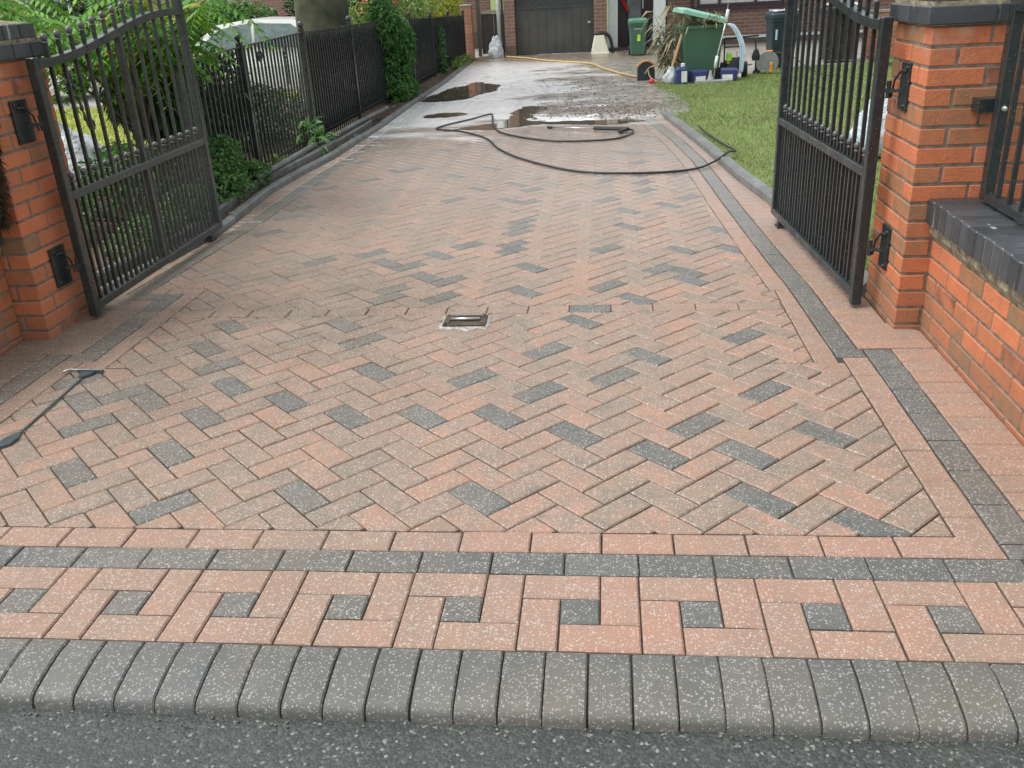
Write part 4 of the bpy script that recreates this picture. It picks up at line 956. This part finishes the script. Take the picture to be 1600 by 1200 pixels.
# big pale trunk behind the railings
rs = random.Random(3); root = empty('tree', (-3.68, 10.9, 0)); tag(root, 'thick pale olive tree trunk standing behind the railings', 'tree')
mb = MB(); vs = []; n = 22; m_ = 16
for j in range(m_+1):
    z = -.05+3.6*j/m_
    for k in range(n):
        a = 2*math.pi*k/n; r = .37*(1+.35*math.exp(-z*5))*(1-.05*z)+.02*math.sin(3*a+z)+.02*noise.noise(Vector((math.cos(a)*2, math.sin(a)*2, z*1.5)))
        vs.append((r*math.cos(a)+.04*z, r*math.sin(a), z))
mb.add(vs, [(j*n+k, j*n+(k+1)%n, (j+1)*n+(k+1)%n, (j+1)*n+k) for j in range(m_) for k in range(n)]); mb.build('trunk', M['bark'], root, True)
mb = MB(); stems(mb, (.14,0,3.3), [(1.2,.6,5.2),(-1.2,.3,5.4),(.3,-1.3,5.5),(.2,1.4,5.6),(.1,.1,6)], .14, rs, .2); mb.build('limb', M['bark'], root, True)
mb = MB()
for c in ((1.0,.5,5.4),(-1.1,.2,5.6),(.2,-1.1,5.6),(.2,1.2,5.7),(0,0,6.3)): clump(mb, c, (1.1,1.1,.8), 1100, .13, .07, rs, .2, .3, 5)
mb.build('crown', M['leafm'], root)

# leaf litter and debris
mb = MB(); rs = random.Random(9)
for i in range(900):
    if i < 500: x, y, z = rs.uniform(-2.83,-2.56), rs.uniform(3, 17.5), .03
    elif i < 640: x, y, z = rs.uniform(-2.6,-.1), rs.uniform(17.4, 18.9), .02
    elif i < 760: x, y, z = rs.uniform(-.2,2.5), rs.uniform(17, 19.5), .02
    elif i < 800: x, y, z = rs.gauss(-1.9,.3), rs.gauss(12.6,.6), .012
    else: x, y, z = rs.uniform(-2.6,-1.9), rs.uniform(1.7, 3.2), .004
    mb.cur = rs.random(); s_ = rs.uniform(.4, 1); dd = Vector((rs.uniform(-1,1), rs.uniform(-1,1), rs.uniform(0,.3))); leaf(mb, Vector((x,y,z)), dd, (.05 if i < 800 else .016)*s_, (.03 if i < 800 else .006)*s_, rs, 0)
tag(mb.build('leaf_litter', M['litter']), kind='stuff')

# ------------------------------------------------------------------ the house
H = empty('house', (3.2, 20, 0)); tag(H, 'brown brick house with garage, porch and window at the end of the drive', 'house'); ho = H.location
def hb(name, boxes, mat, parent=H, ch=0):
    mb = MB()
    for b in boxes: mb.box(b[0]-ho.x, b[1]-ho.x, b[2]-ho.y, b[3]-ho.y, b[4], b[5], None, ch)
    return mb.build(name, M[mat], parent)
hb('brick_pier', [(-2.03,-1.80,19.0,19.4,.22,2.45)], 'hbrick'); hb('pier_plinth', [(-2.035,-1.795,18.995,19.4,-.05,.22)], 'plinth')
hb('brick_pier', [(-.11,.17,19.0,19.4,-.05,2.45)], 'hbrick')
for b_ in [(-2.03,.17,19.0,19.35,2.4501,2.75),(1.50,2.14,20,20.3,.16,2.75),(2.14,4.02,20,20.3,.16,.70),(4.02,9.5,20,20.3,.16,2.75),(2.14,4.02,20,20.3,2.05,2.75),(-2.03,-1.75,19.41,25,-.05,2.75),(9.2,9.5,20.31,26,-.05,2.75)]: hb('wall', [b_], 'hbrick')
hb('plinth', [(1.50,9.5,19.99,20.29,-.05,.10)], 'plinth'); hb('damp_course', [(1.50,9.5,19.97,20.29,.1005,.158)], 'upvc')
hb('porch_wall', [(.17,1.50,20.2,20.4,2.05,2.75)], 'hbrick')
gd = hb('garage_door', [(-1.78,-.13,19.10,19.14,.02,2.12)], 'garage')
mb = MB()
for i in range(9): x = -1.70+i*.186; mb.box(x-ho.x, x+.012-ho.x, 19.092-ho.y, 19.099-ho.y, .06, .90)
mb.box(-1.76-ho.x, -.15-ho.x, 19.085-ho.y, 19.099-ho.y, .93, .96)
for i in range(-12, 18):
    for s_ in (-1, 1):
        x0 = -1.76+i*.14; p = Vector((x0, 19.095, .98)); q2 = Vector((x0+s_*1.1, 19.095, 2.08))
        # clip to door width
        def cx(p, q2, lo, hi):
            d3 = q2-p; t0, t1 = 0, 1
            for lim, sg in ((lo, 1), (hi, -1)):
                a = (p.x-lim)*sg; b = d3.x*sg
                if abs(b) < 1e-9: continue
                t = -a/b
                if b > 0: t0 = max(t0, t)
                else: t1 = min(t1, t)
            return (p+d3*t0, p+d3*t1) if t1 > t0 else None
        r = cx(p, q2, -1.75, -.16)
        if r: mb.bar(r[0]-Vector((ho.x,ho.y,0)), r[1]-Vector((ho.x,ho.y,0)), .010, .010, (0,1,0))
mb.build('panel_moulding', M['garage'], gd); hb('handle', [(-.24,-.18,19.04,19.09,.60,.64)], 'silver', gd)
hb('garage_frame', [(-1.80,-1.781,19.06,19.15,0,2.44),(-.129,-.111,19.06,19.15,0,2.44),(-1.781,-.129,19.06,19.15,2.13,2.44)], 'plum')
hb('porch_frame', [(.19,.25,19.3,19.37,.08,2.6),(.255,.40,19.32,19.37,.08,2.6)], 'upvc'); hb('porch_column', [(1.16,1.42,19.25,19.5,.06,2.6)], 'upvc', H, .02)
hb('porch_floor', [(.18,1.49,19.25,20.19,-.02,.06)], 'plum'); hb('porch_back', [(.41,.52,20.05,20.15,.06,2.05),(1.02,1.5,20.05,20.15,.06,2.05)], 'plum')
dr_ = hb('front_door', [(.521,1.019,20.08,20.14,.06,2.05)], 'plum'); hb('door_glass', [(.62,.92,20.06,20.079,.35,1.85)], 'glass', dr_); hb('door_handle', [(.95,.98,20.03,20.079,.80,.98)], 'silver', dr_)
wf = hb('window', [(2.14,4.02,20.02,20.09,.76,.83),(2.14,4.02,20.02,20.09,1.97,2.05),(2.14,2.21,20.02,20.09,.8301,1.9699),(3.95,4.02,20.02,20.09,.8301,1.9699),(2.60,2.66,20.02,20.09,.8301,1.9699),(3.38,3.44,20.02,20.09,.8301,1.9699)], 'plum')
hb('glass', [(2.211,3.949,20.045,20.055,.831,1.969)], 'lace', wf); hb('sill', [(2.10,4.06,19.90,20.08,.701,.759)], 'plum', wf)
wf = hb('window', [(5.4,7.0,20.02,20.02+.06,.9,.97),(5.4,7.0,20.02,20.08,1.97,2.05),(5.4,5.47,20.02,20.08,.97,1.97),(6.93,7.0,20.02,20.08,.97,1.97)], 'plum'); 
hb('glass', [(5.47,6.93,19.992,19.999,.97,1.97)], 'glass', wf)
hb('downpipe', [(2.02,2.07,19.93,19.98,.0,2.7)], 'rubber'); hb('downpipe', [(-2.09,-2.045,18.99,19.04,.0,2.6)], 'rubber')
mb = MB(); X0, X1 = -2.4-ho.x, 9.8-ho.x
mb.add([(X0,18.6-ho.y,2.76),(X1,18.6-ho.y,2.76),(X1,23.2-ho.y,3.3),(X0,23.2-ho.y,3.3),(X0,27.5-ho.y,2.76),(X1,27.5-ho.y,2.76)], [(0,1,2,3),(3,2,5,4),(0,3,4),(1,5,2),(0,4,5,1)]); mb.build('roof', M['tile'], H)
# gap at the left of the garage
t = empty('side_gate', (-2.36, 19.6, 0)); tag(t, 'dark timber side gate beside the garage with grey post', 'gate')
mb = MB()
for i in range(6): mb.box(-.25+i*.095, -.25+i*.095+.09, 0, .02, .03, .86)
mb.build('boards', M['darkwood'], t); mb = MB(); mb.box(-.34,-.27,-.03,.05,-.02,1.45); mb.build('post', M['garage'], t); mb = MB(); mb.box(-.265,.32,-.01,.03,.87,.93); mb.build('rail', M['concrete'], t)
t = empty('white_downpipe', (-2.15, 19.05, 0)); tag(t, 'white drainpipe standing beside the brown garage pier', 'pipe'); mb = MB(); mb.tube([(0,0,.25),(0,0,2.7)], .045, 12); mb.build('tube', M['upvc'], t, True); mb = MB(); mb.lathe([(.055,.24),(.055,.30)], 12); mb.build('collar', M['upvc'], t)
def sack(name, loc, s_, mat, label, seed, squash=1):
    mb = MB(); n, m_ = 44, 26; vs = []
    for j in range(m_+1):
        a = math.pi*j/m_
        for k in range(n):
            b = 2*math.pi*k/n; v = Vector((math.sin(a)*math.cos(b), math.sin(a)*math.sin(b), -math.cos(a)))
            v = Vector((abs(v.x)**.7*math.copysign(1, v.x), abs(v.y)**.7*math.copysign(1, v.y), v.z))
            r = 1+.28*noise.noise(v*1.6+Vector((seed,0,0)))+.20*abs(noise.noise(v*3.5+Vector((0,seed,0))))-.12*abs(noise.noise(v*8))
            t = max(0, v.z); p = Vector((v.x*s_[0]*(1-.45*t), v.y*s_[1]*(1-.45*t), max(v.z, -.55)*s_[2]))*r; p.z += .55*s_[2]
            vs.append((p.x, p.y, max(p.z, .002)))
    mb.add(vs, [(j*n+k, j*n+(k+1)%n, (j+1)*n+(k+1)%n, (j+1)*n+k) for j in range(m_) for k in range(n)])
    o = mb.build(name, M[mat], None, True); o.location = loc; return tag(o, label, 'sack')
sack('plastic_sack', (-2.22, 18.75, 0), (.17,.13,.27), 'sack', 'small crumpled pale sack at the foot of the white drainpipe', 3)
sack('rubble_sack', (-4.72, 5.95, .0), (.42,.3,.34), 'sack', 'large white rubble sack on the lawn behind the left gate', 1)
sack('rubble_sack', (2.36, 6.0, .01), (.22,.2,.36), 'bluesack', 'pale blue and white sack on the grass behind the right gate', 2)
t = empty('boundary_pier', (-2.84, 19.0, 0)); tag(t, 'slim red brick pier closing the far end of the railings', 'pier'); mb = MB(); mb.box(-.115,.115,-.115,.115,-.03,1.05); mb.build('brickwork', M['hbrick2'], t); mb = MB(); mb.box(-.13,.13,-.13,.13,1.051,1.09,None,.01); mb.build('cap', M['concrete'], t)
# neighbour's house far left and orange garden wall right
NH = empty('neighbour_house', (-13, 28, -.36)); tag(NH, 'neighbouring brick house behind the trees at far left', 'house')
def nb(name, boxes, mat, parent=NH):
    mb = MB()
    for b in boxes: mb.box(*b)
    return mb.build(name, M[mat], parent)
nb('wall', [(-11,9.6,0,.3,0,5)], 'hbrick'); nb('base_course', [(-11,9.6,-.03,0-.001,0,.5)], 'plinth')
for x in (-9.5,-5.6): w_ = nb('window', [(x,x+1.7,-.05,-.002,1.1,2.5)], 'upvc'); nb('glass', [(x+.08,x+1.62,-.058,-.0505,1.18,2.42)], 'glass', w_)
mb = MB(); mb.add([(-11.5,-.6,5),(10,-.6,5),(10,4,7.5),(-11.5,4,7.5),(10,8.6,5),(-11.5,8.6,5)], [(0,1,2,3),(3,2,4,5),(0,5,4,1),(0,3,5),(1,4,2)]); mb.build('roof', M['tile'], NH)
t = empty('low_garden_wall', (4.95, 14.85, 0)); tag(t, 'low orange brick garden wall beyond the lawn, seen through the right gate', 'wall'); mb = MB(); mb.box(-.45,.6,0,.11,-.03,.72); mb.build('brickwork', M['hbrick2'], t); mb = MB(); mb.box(-.46,.61,-.01,.12,.721,.76); mb.build('coping', M['concrete'], t)
t = empty('white_post', (4.93, 14.3, 0)); tag(t, 'short white post beside the orange garden wall', 'post'); mb = MB(); mb.box(-.035,.035,-.035,.035,0,.62,None,.006); mb.build('post_shaft', M['upvc'], t); mb = MB(); mb.box(-.042,.042,-.042,.042,.0,.10); mb.build('post_base', M['orange'], t)

# ------------------------------------------------------------------ bins and clutter
def loft(mb, secs, M_=None):     # list of (z, x0,x1,y0,y1, r) rounded rects
    k = None; vs = []
    for (z,x0,x1,y0,y1,r) in secs:
        ring = []
        for cx_, cy_, a0 in ((x1-r,y0+r,-90),(x1-r,y1-r,0),(x0+r,y1-r,90),(x0+r,y0+r,180)):
            for i in range(4): a = R_(a0+30*i); ring.append((cx_+r*math.cos(a), cy_+r*math.sin(a), z))
        k = len(ring); vs += ring
    n = len(secs); fs = [(j*k+i, j*k+(i+1)%k, (j+1)*k+(i+1)%k, (j+1)*k+i) for j in range(n-1) for i in range(k)]+[tuple(range(k))[::-1], tuple((n-1)*k+i for i in range(k))]
    if M_ is not None: vs = [M_ @ Vector(v) for v in vs]
    mb.add(vs, fs)
def wheelie(loc, rz, w, dpt, h, body, lid, label, lid_ang=0, group='wheeled bins', wheels=True):
    root = empty('wheeled_bin', loc, rz); tag(root, label, 'bin', group)
    a = w/2; mb = MB(); hb_ = h*.9
    loft(mb, [(.03,-a*.80,a*.80,-dpt*.36,dpt*.40,.03),(.09,-a*.82,a*.82,-dpt*.38,dpt*.42,.03),(hb_-.05,-a*.97,a*.97,-dpt*.49,dpt*.49,.04),(hb_-.045,-a*1.03,a*1.03,-dpt*.52,dpt*.52,.04),(hb_,-a*1.03,a*1.03,-dpt*.52,dpt*.52,.04)])
    mb.build('body', M[body], root)
    hy = dpt*.52; Mh = Matrix.Translation((0, hy, hb_+.004)) @ Matrix.Rotation(R_(-lid_ang), 4, 'X') @ Matrix.Translation((0, -hy, 0))
    mb = MB(); loft(mb, [(0,-a*1.07,a*1.07,-dpt*.57,dpt*.52,.05),(.05,-a*1.07,a*1.07,-dpt*.57,dpt*.52,.05),(.065,-a*1.02,a*1.02,-dpt*.54,dpt*.50,.05),(.082,-a*.9,a*.9,-dpt*.46,dpt*.44,.05)], Mh); mb.build('lid', M[lid], root)
    mb = MB(); mb.tube([(-a*.7, dpt*.56, hb_-.02), (a*.7, dpt*.56, hb_-.02)], .015); mb.build('handle', M[body], root)
    if wheels:
        for s_ in (-1, 1):
            mb = MB(); Mw = Matrix.Translation((s_*a*.86, dpt*.42, .095)) @ Matrix.Rotation(R_(90), 4, 'Y'); mb.lathe([(.05,-.022),(.095,-.022),(.095,.022),(.05,.022)], 16, Mw); mb.build('wheel', M['rubber'], root, False)
    return root
b = wheelie((.78, 17.75, 0), 0, .36, .42, .68, 'greenbin', 'greenlid', 'small green wheeled bin standing by the front door')
mb = MB(); mb.box(-.015,.045,-.196,-.188,.28,.40); mb.build('sticker', M['hivis'], b)
mb = MB()
for i in range(7): mb.box(-.075+i*.02, -.063+i*.02, -.205, -.200, .500, .515)
mb.build('lettering', M['label'], b)
big = wheelie((1.48, 12.55, 0), R_(-82), .60, .62, .86, 'greenbin', 'mint', 'large green wheeled bin with faded mint lid propped open over garden waste', 15, 'wheeled bins')
wheelie((2.88, 13.75, 0), R_(4), .42, .48, .84, 'navybin', 'navybin', 'blue black wheeled bin with plastic on its lid at the edge of the lawn')
bb_ = [o for o in C.objects if o.name.startswith('wheeled_bin')][-1]
mb = MB(); mb.box(.06,.12,-.232,-.226,.30,.36); mb.box(-.15,-.12,-.245,-.240,.45,.60); mb.build('sticker', M['clearhose'], bb_)
wheelie((3.98, 14.65, 0), R_(2), .58, .5, .86, 'brownbin', 'brownbin', 'wide dark brown storage bin standing on the lawn edge behind the right gate', 0, 'wheeled bins', False)
def rag(name, c, sx, sy, mat, label, cat, seed, amp=.03):
    mb = MB(); mb.smooth = True; n = 14; vs = []
    for th in (0, -.008):
        for j in range(n+1):
            for i in range(n+1):
                u, v = i/n*2-1, j/n*2-1; r = 1+.2*noise.noise(Vector((u*2, v*2, seed)))
                vs.append((c[0]+u*sx*r, c[1]+v*sy*r, c[2]+max(0, amp*(.5+noise.noise(Vector((u*3, v*3, seed)))))+th))
    k = (n+1)**2; fs = []
    for j in range(n):
        for i in range(n): a = j*(n+1)+i; fs.append((a, a+1, a+n+2, a+n+1)); fs.append((k+a, k+a+n+1, k+a+n+2, k+a+1))
    mb.add(vs, fs); return tag(mb.build(name, M[mat]), label, cat)
rag('plastic_sheet', (2.90,13.72,.84), .20, .18, 'sack', 'crumpled white plastic sheet lying on the blue black bin lid', 'sheet', 3, .05)
rag('plastic_sheet', (3.95,14.6,.86), .26, .16, 'sack', 'white plastic sheet lying on the dark brown bin', 'sheet', 5, .05)
# garden waste in the big bin
mb = MB(); rs = random.Random(31)
for i in range(260):
    p = Vector((1.50+rs.uniform(-.3,.3), 12.45+rs.uniform(-.28,.22), .77+rs.uniform(0,.09))); mb.cur = rs.random(); leaf(mb, p, rv(rs), .14, .025, rs, .1)
tag(mb.build('garden_waste', M['straw']), 'dry straw coloured cuttings heaped in the open green bin', 'garden waste')
# dried pampas-like plant leaning on the big bin
def straw_plant(loc, label, seed, tips, n):
    rs = random.Random(seed); root = empty('dry_plant', loc); tag(root, label, 'plant'); st = MB(); stems(st, (0,0,0), tips, .014, rs, .0); st.build('stems', M['straw'], root, True)
    mb = MB()
    for i in range(n):
        t = Vector(rs.choice(tips)); k = rs.uniform(.25, 1); p = t*k; mb.cur = min(.96, max(0, rs.gauss(.6, .25))); sd = -1 if rs.random() < .7 else 1
        leaf(mb, p, Vector((sd*rs.uniform(.3,1), rs.uniform(-.6,.6), rs.uniform(-.5,.5))), rs.uniform(.12,.28), .036, rs, .5)
    mb.build('leaves', M['straw'], root); return root
straw_plant((1.18, 12.45, 0), 'uprooted dry straw coloured plant leaning against the large green bin', 41, [(-.10,0,.62),(-.22,.05,.85),(-.04,-.02,.75),(-.18,0,.45),(-.30,.1,.60),(-.38,.05,1.0),(-.12,.1,1.1),(-.06,.05,.95),(-.25,-.03,.7)], 300)
# plank leaning on the bin's left side
tag((lambda m: (m.bar((1.02,12.22,.01),(1.24,12.30,.72),.05,.018), m.build('plank', M['tan']))[1])(MB()), 'weathered plank leaning against the left side of the large green bin', 'plank')
# hose reels
root = empty('hose_reel', (.74, 12.85, 0)); tag(root, 'round black hose reel with tan hose beside the large green bin', 'hose reel', 'hose reels')
mb = MB(); mb.prism([(.13*math.cos(R_(a)), .14+.13*math.sin(R_(a))) for a in range(0, 181, 15)]+[(-.13,.0),(.13,.0)], -.09, .09, Matrix.Rotation(R_(90), 4, 'X')); mb.build('drum', M['navybin'], root)
mb = MB(); mb.tube([(.145*math.cos(R_(a)), -.10, .15+.135*math.sin(R_(a))) for a in range(20, 171, 15)], .011); mb.build('handle', M['orange'], root, True)
mb = MB(); mb.tube(smooth([(.72,12.74,.10),(.80,12.70,.20),(1.0,12.55,.235),(1.10,12.5,.22),(1.05,12.4,.05),(.92,12.42,.015),(.80,12.55,.06),(.76,12.6,.17)], 8), .010, 8); tag(mb.build('tan_hose', M['tan'], None, True), 'tan hose looping from the black hose reel to the dry plant', 'hose')
root = empty('hose_reel', (2.56, 12.95, .01), R_(-15)); tag(root, 'grey cased hose reel with orange handle on the lawn', 'hose reel', 'hose reels')
mb = MB(); mb.prism([(.16*math.cos(R_(a)), .16+.16*math.sin(R_(a))) for a in range(-40, 221, 20)], -.07, .07, Matrix.Rotation(R_(90), 4, 'X')); mb.build('case', M['grey'], root)
mb = MB(); mb.box(-.20,-.10,-.06,.06,.0,.05); mb.box(-.18,-.12,-.05,.05,.05,.21,None,.01); mb.build('hose_guide', M['rubber'], root)
mb = MB(); mb.box(-.03,.07,-.04,.04,.315,.335,None,.005); mb.build('carry_handle', M['orange'], root); mb = MB(); mb.box(.045,.09,-.10,-.071,.03,.17,None,.008); mb.build('crank', M['orange'], root)
mb = MB(); mb.tube(smooth([(2.35,13.1,.14),(2.1,13.4,.10),(1.95,13.5,.12)], 6), .008); mb.tube(smooth([(2.6,13.05,.30),(2.85,12.9,.28),(3.05,12.2,.12),(3.3,11.9,.03)], 6), .008); tag(mb.build('garden_hose', M['rubber'], None, True), 'thin dark hose trailing from the grey reel over the lawn', 'hose')
mb = MB(); mb.tube(smooth([(4.3,14.0,.10),(4.5,13.2,.05),(4.7,12.6,.03)], 6), .012); mb.tube(smooth([(4.3,13.9,.06),(4.45,13.1,.04),(4.55,12.6,.03)], 6), .010); tag(mb.build('electric_cable', M['rubber'], None, True), 'pair of black cables trailing across the lawn from the brown bin', 'cable')
# jerrycans
def can(loc, rz, label, lying=False):
    root = empty('jerrycan', loc, rz); tag(root, label, 'jerrycan', 'navy plastic jerrycans')
    Mx = Matrix.Identity(4) if not lying else Matrix.Translation((0,0,.09)) @ Matrix.Rotation(R_(90), 4, 'Y') @ Matrix.Translation((0,0,-.13))
    mb = MB(); loft(mb, [(0,-.075,.075,-.09,.09,.02),(.01,-.085,.085,-.10,.10,.025),(.20,-.085,.085,-.10,.10,.025),(.235,-.06,.06,-.08,.08,.03)], Mx); mb.build('body', M['blueplas'], root)
    mb = MB(); mb.lathe([(.03,.236),(.03,.275),(.026,.28)], 12, Mx @ Matrix.Translation((.03,0,0))); mb.build('cap', M['label'], root)
    mb = MB(); mb.box(-.005,.075,-.106,-.1015,.03,.18,Mx); mb.build('label', M['label'], root)
can((1.20, 12.05, .01), R_(5), 'navy jerrycan with white label standing left of the stone slab')
can((1.47, 12.12, .01), R_(20), 'navy jerrycan lying between the upright can and the stone slab', True)
can((1.92, 12.20, .01), R_(-15), 'navy jerrycan lying on its side right of the stone slab', True)
sack('clear_sack', (1.08, 12.2, .01), (.11,.09,.14), 'sack', 'small crumpled clear plastic bag left of the standing jerrycan', 8)
o = [x for x in C.objects if x.name.startswith('clear_sack')][0]
# surface cleaner / slab with lance pole
mb = MB(); mb.smooth = False
poly = [(.26*math.cos(R_(a))*(1+.10*math.sin(a)), .11*math.sin(R_(a))*(1+.08*math.cos(a*2))) for a in range(0, 360, 20)]
mb.prism(poly, 0, .035); o = mb.build('stone_slab', M['stone']); o.location = (1.63, 12.0, .012); tag(o, 'flat pale stone slab lying on the grass in front of the large green bin', 'slab')
root = empty('lance_pole', (1.66, 12.02, .05)); tag(root, 'thin pale metal pole standing on the slab against the green bin', 'pole')
mb = MB(); mb.tube([(.0,0,.0),(.03,.02,.25),(.10,.04,.55),(.16,.07,.80)], .009); mb.tube([(.16,.07,.80),(.19,.09,1.25)], .007); mb.build('shaft', M['silver'], root, True)
mb = MB(); mb.tube([(.02,.015,.16),(.045,.02,.32)], .022); mb.build('sleeve', M['upvc'], root, True)
mb = MB(); mb.tube([(.15,.065,.76),(.175,.08,.92)], .022); mb.build('joint', M['upvc'], root, True)
mb = MB(); mb.lathe([(.05,0),(.03,.05),(.012,.13)], 10, None, -.04, .0, 0); mb.build('foot', M['stone'], root)
mb = MB()
for dx in (0, .03, .055): mb.tube(smooth([(1.78+dx,12.5,.76),(1.92+dx,12.48,.74),(2.03+dx,12.45,.58),(2.08+dx,12.42,.40),(2.08+dx*.6,12.4,.10)], 8), .013, 8)
tag(mb.build('flat_hose', M['clearhose'], None, True), 'bundle of pale blue hose drooping from the right of the large green bin', 'hose')
# pressure washer
root = empty('pressure_washer', (2.02, 12.62, .01)); tag(root, 'wheeled pressure washer with black frame and green trim beside the large bin', 'pressure washer')
for s_ in (-1, 1):
    mb = MB(); Mw = Matrix.Translation((s_*.16, .02, .11)) @ Matrix.Rotation(R_(90), 4, 'Y'); mb.lathe([(.05,-.03),(.11,-.03),(.11,.03),(.05,.03)], 18, Mw); mb.build('wheel', M['tyre'], root)
mb = MB(); loft(mb, [(.10,-.12,.12,-.10,.12,.03),(.14,-.14,.14,-.12,.14,.04),(.24,-.12,.12,-.10,.12,.04),(.28,-.08,.08,-.07,.08,.03)]); mb.build('motor_housing', M['rubber'], root)
mb = MB(); mb.tube([(-.13,.12,.10),(-.13,.12,.55),(.13,.12,.55),(.13,.12,.10)], .012); mb.tube([(-.13,.12,.42),(.13,.12,.42)], .010); mb.bar((-.16,.05,.54),(.34,.0,.57),.024); mb.build('handle_frame', M['rubber'], root)
mb = MB(); mb.box(-.13,-.05,-.13,-.10,.24,.36,None,.01); mb.build('trim', M['hivis'], root); mb = MB(); mb.tube([(.06+.04*math.cos(a), -.1, .34+.05*math.sin(a)) for a in [i*.52 for i in range(13)]], .006); mb.build('gauge_ring', M['silver'], root, True)
mb = MB(); mb.box(-.12,-.08,-.13,-.09,.21,.235); mb.box(.06,.10,-.13,-.09,.21,.235); mb.build('connector', M['yellow'], root)
root = empty('spray_gun', (2.33, 12.6, 0)); tag(root, 'black spray gun hanging from the pressure washer bar', 'spray gun'); mb = MB(); mb.bar((-.03,0,.54),(.0,0,.38),.022); mb.build('trigger_arm', M['rubber'], root); mb = MB(); loft(mb, [(.24,-.05,.05,-.03,.03,.015),(.30,-.06,.06,-.035,.035,.02),(.39,-.03,.03,-.03,.03,.012)]); mb.build('grip', M['rubber'], root)
# cream container by the garage, red brush by the door, broken pot
root = empty('coal_scuttle', (.02, 18.75, 0)); tag(root, 'cream plastic tub with dark back leaning by the garage pier', 'tub')
mb = MB(); loft(mb, [(.0,-.20,.20,-.10,.08,.03),(.03,-.19,.19,-.09,.08,.03),(.36,-.12,.09,-.06,.05,.03)]); mb.build('front_panel', M['cream'], root)
mb = MB(); mb.tube(smooth([(-.12,.03,.37),(.06,.05,.40),(.20,.06,.32),(.26,.06,.10),(.28,.06,.0)], 5), .035, 8); mb.build('back', M['rubber'], root, True)
root = empty('long_brush', (.62, 19.9, .06)); tag(root, 'long handled brush with red head up, leaning beside the front door', 'brush'); mb = MB(); mb.tube([(.06,.05,.0),(.0,.12,.72)], .012); mb.build('handle', M['garage'], root, True); mb = MB(); mb.bar((.03,.08,.70),(-.13,.12,.98),.075,.05); mb.build('head', M['red'], root)
mb = MB(); mb.ball((0,0,.035), .045, 10, 6, .8); o = mb.build('red_cap', M['red'], None, True); o.location = (.80, 12.3, 0); tag(o, 'small red plastic cap lying at the lawn corner by the hose reel', 'cap')

# ------------------------------------------------------------------ white cars beyond the neighbour's lawn
def car(loc, rz, label, flip=1):
    root = empty('parked_car', loc, rz); tag(root, label, 'car', 'white cars parked beyond the neighbour lawn')
    P = [(-2.05,.32),(-2.08,.62),(-1.95,.86),(-1.55,.93),(-.95,1.36),(-.3,1.44),(.55,1.40),(1.15,1.02),(1.95,.84),(2.1,.6),(2.08,.30)]
    P = [(x*flip, z) for x, z in P]
    mb = MB(); secs = [(-.84,.0,.93),(-.88,0,.0),(-.80,0,.9),]
    # body: lower shell and tapering cabin by lofting the outline across the width
    ws = [(-.86,.86,.94),(-.80,1,.99),(0,1.0,1.0),(.80,1,.99),(.86,.86,.94)]
    def ring(y, k):
        out = []
        for x, z in P:
            zz = z; yy = y
            if z > .9: yy = y*(1-.22*(z-.9)/.55)
            if abs(abs(y)-.86) < .01 and z < .5: yy = y*.98
            out.append((x*(1 if k == 1 else .995), yy, zz))
        return out
    vs = []
    for y, a, b_ in ws: vs += ring(y, a)
    k = len(P); n = len(ws); fs = [(j*k+i, j*k+i+1, (j+1)*k+i+1, (j+1)*k+i) for j in range(n-1) for i in range(k-1)]+[tuple(range(k)), tuple((n-1)*k+i for i in range(k))[::-1]]
    mb.add(vs, fs); mb.build('body', M['carwhite'], root)
    for s_ in (-1, 1):
        for poly in ([(-1.35,.95),(-.88,1.29),(-.30,1.37),(-.30,.95)], [(-.22,.95),(-.22,1.37),(.48,1.33),(.95,1.02),(.98,.95)]):
            q2 = [(x*flip, s_*(.862*(1-.22*(z-.9)/.55) if z > .9 else .86)+s_*.004, z) for x, z in poly]; q3 = [(x, y-s_*.01, z) for x, y, z in q2]
            m_ = len(q2); mb = MB(); mb.add(q2+q3, [tuple(range(m_)), tuple(range(2*m_-1, m_-1, -1))]+[(i,(i+1)%m_,m_+(i+1)%m_,m_+i) for i in range(m_)]); mb.build('side_window', M['carglass'], root)
    for wx in (-1.3, 1.3):
        for s_ in (-1, 1):
            Mw = Matrix.Translation((wx*flip, s_*.80, .31)) @ Matrix.Rotation(R_(90), 4, 'X'); mb = MB(); mb.lathe([(.2,-.1),(.31,-.1),(.31,.1),(.2,.1)], 20, Mw); w_ = mb.build('wheel', M['tyre'], root); mb = MB(); mb.lathe([(.0,-.11),(.19,-.108),(.19,.108),(.0,.11)], 14, Mw); mb.build('rim', M['silver'], w_)
    for s_ in (-1, 1): mb = MB(); mb.box(min(1.95*flip,2.085*flip), max(1.95*flip,2.085*flip), s_*.62-.12, s_*.62+.12, .62, .74); mb.build('headlight', M['carglass'], root)
    return root
car((-6.25, 16.6, -.36), R_(3), 'white car parked side on, partly hidden by the thick tree trunk')
car((-12.9, 17.4, -.36), R_(-2), 'white car parked at far left, seen over the left gate', -1)

print('objects', len(bpy.data.objects))
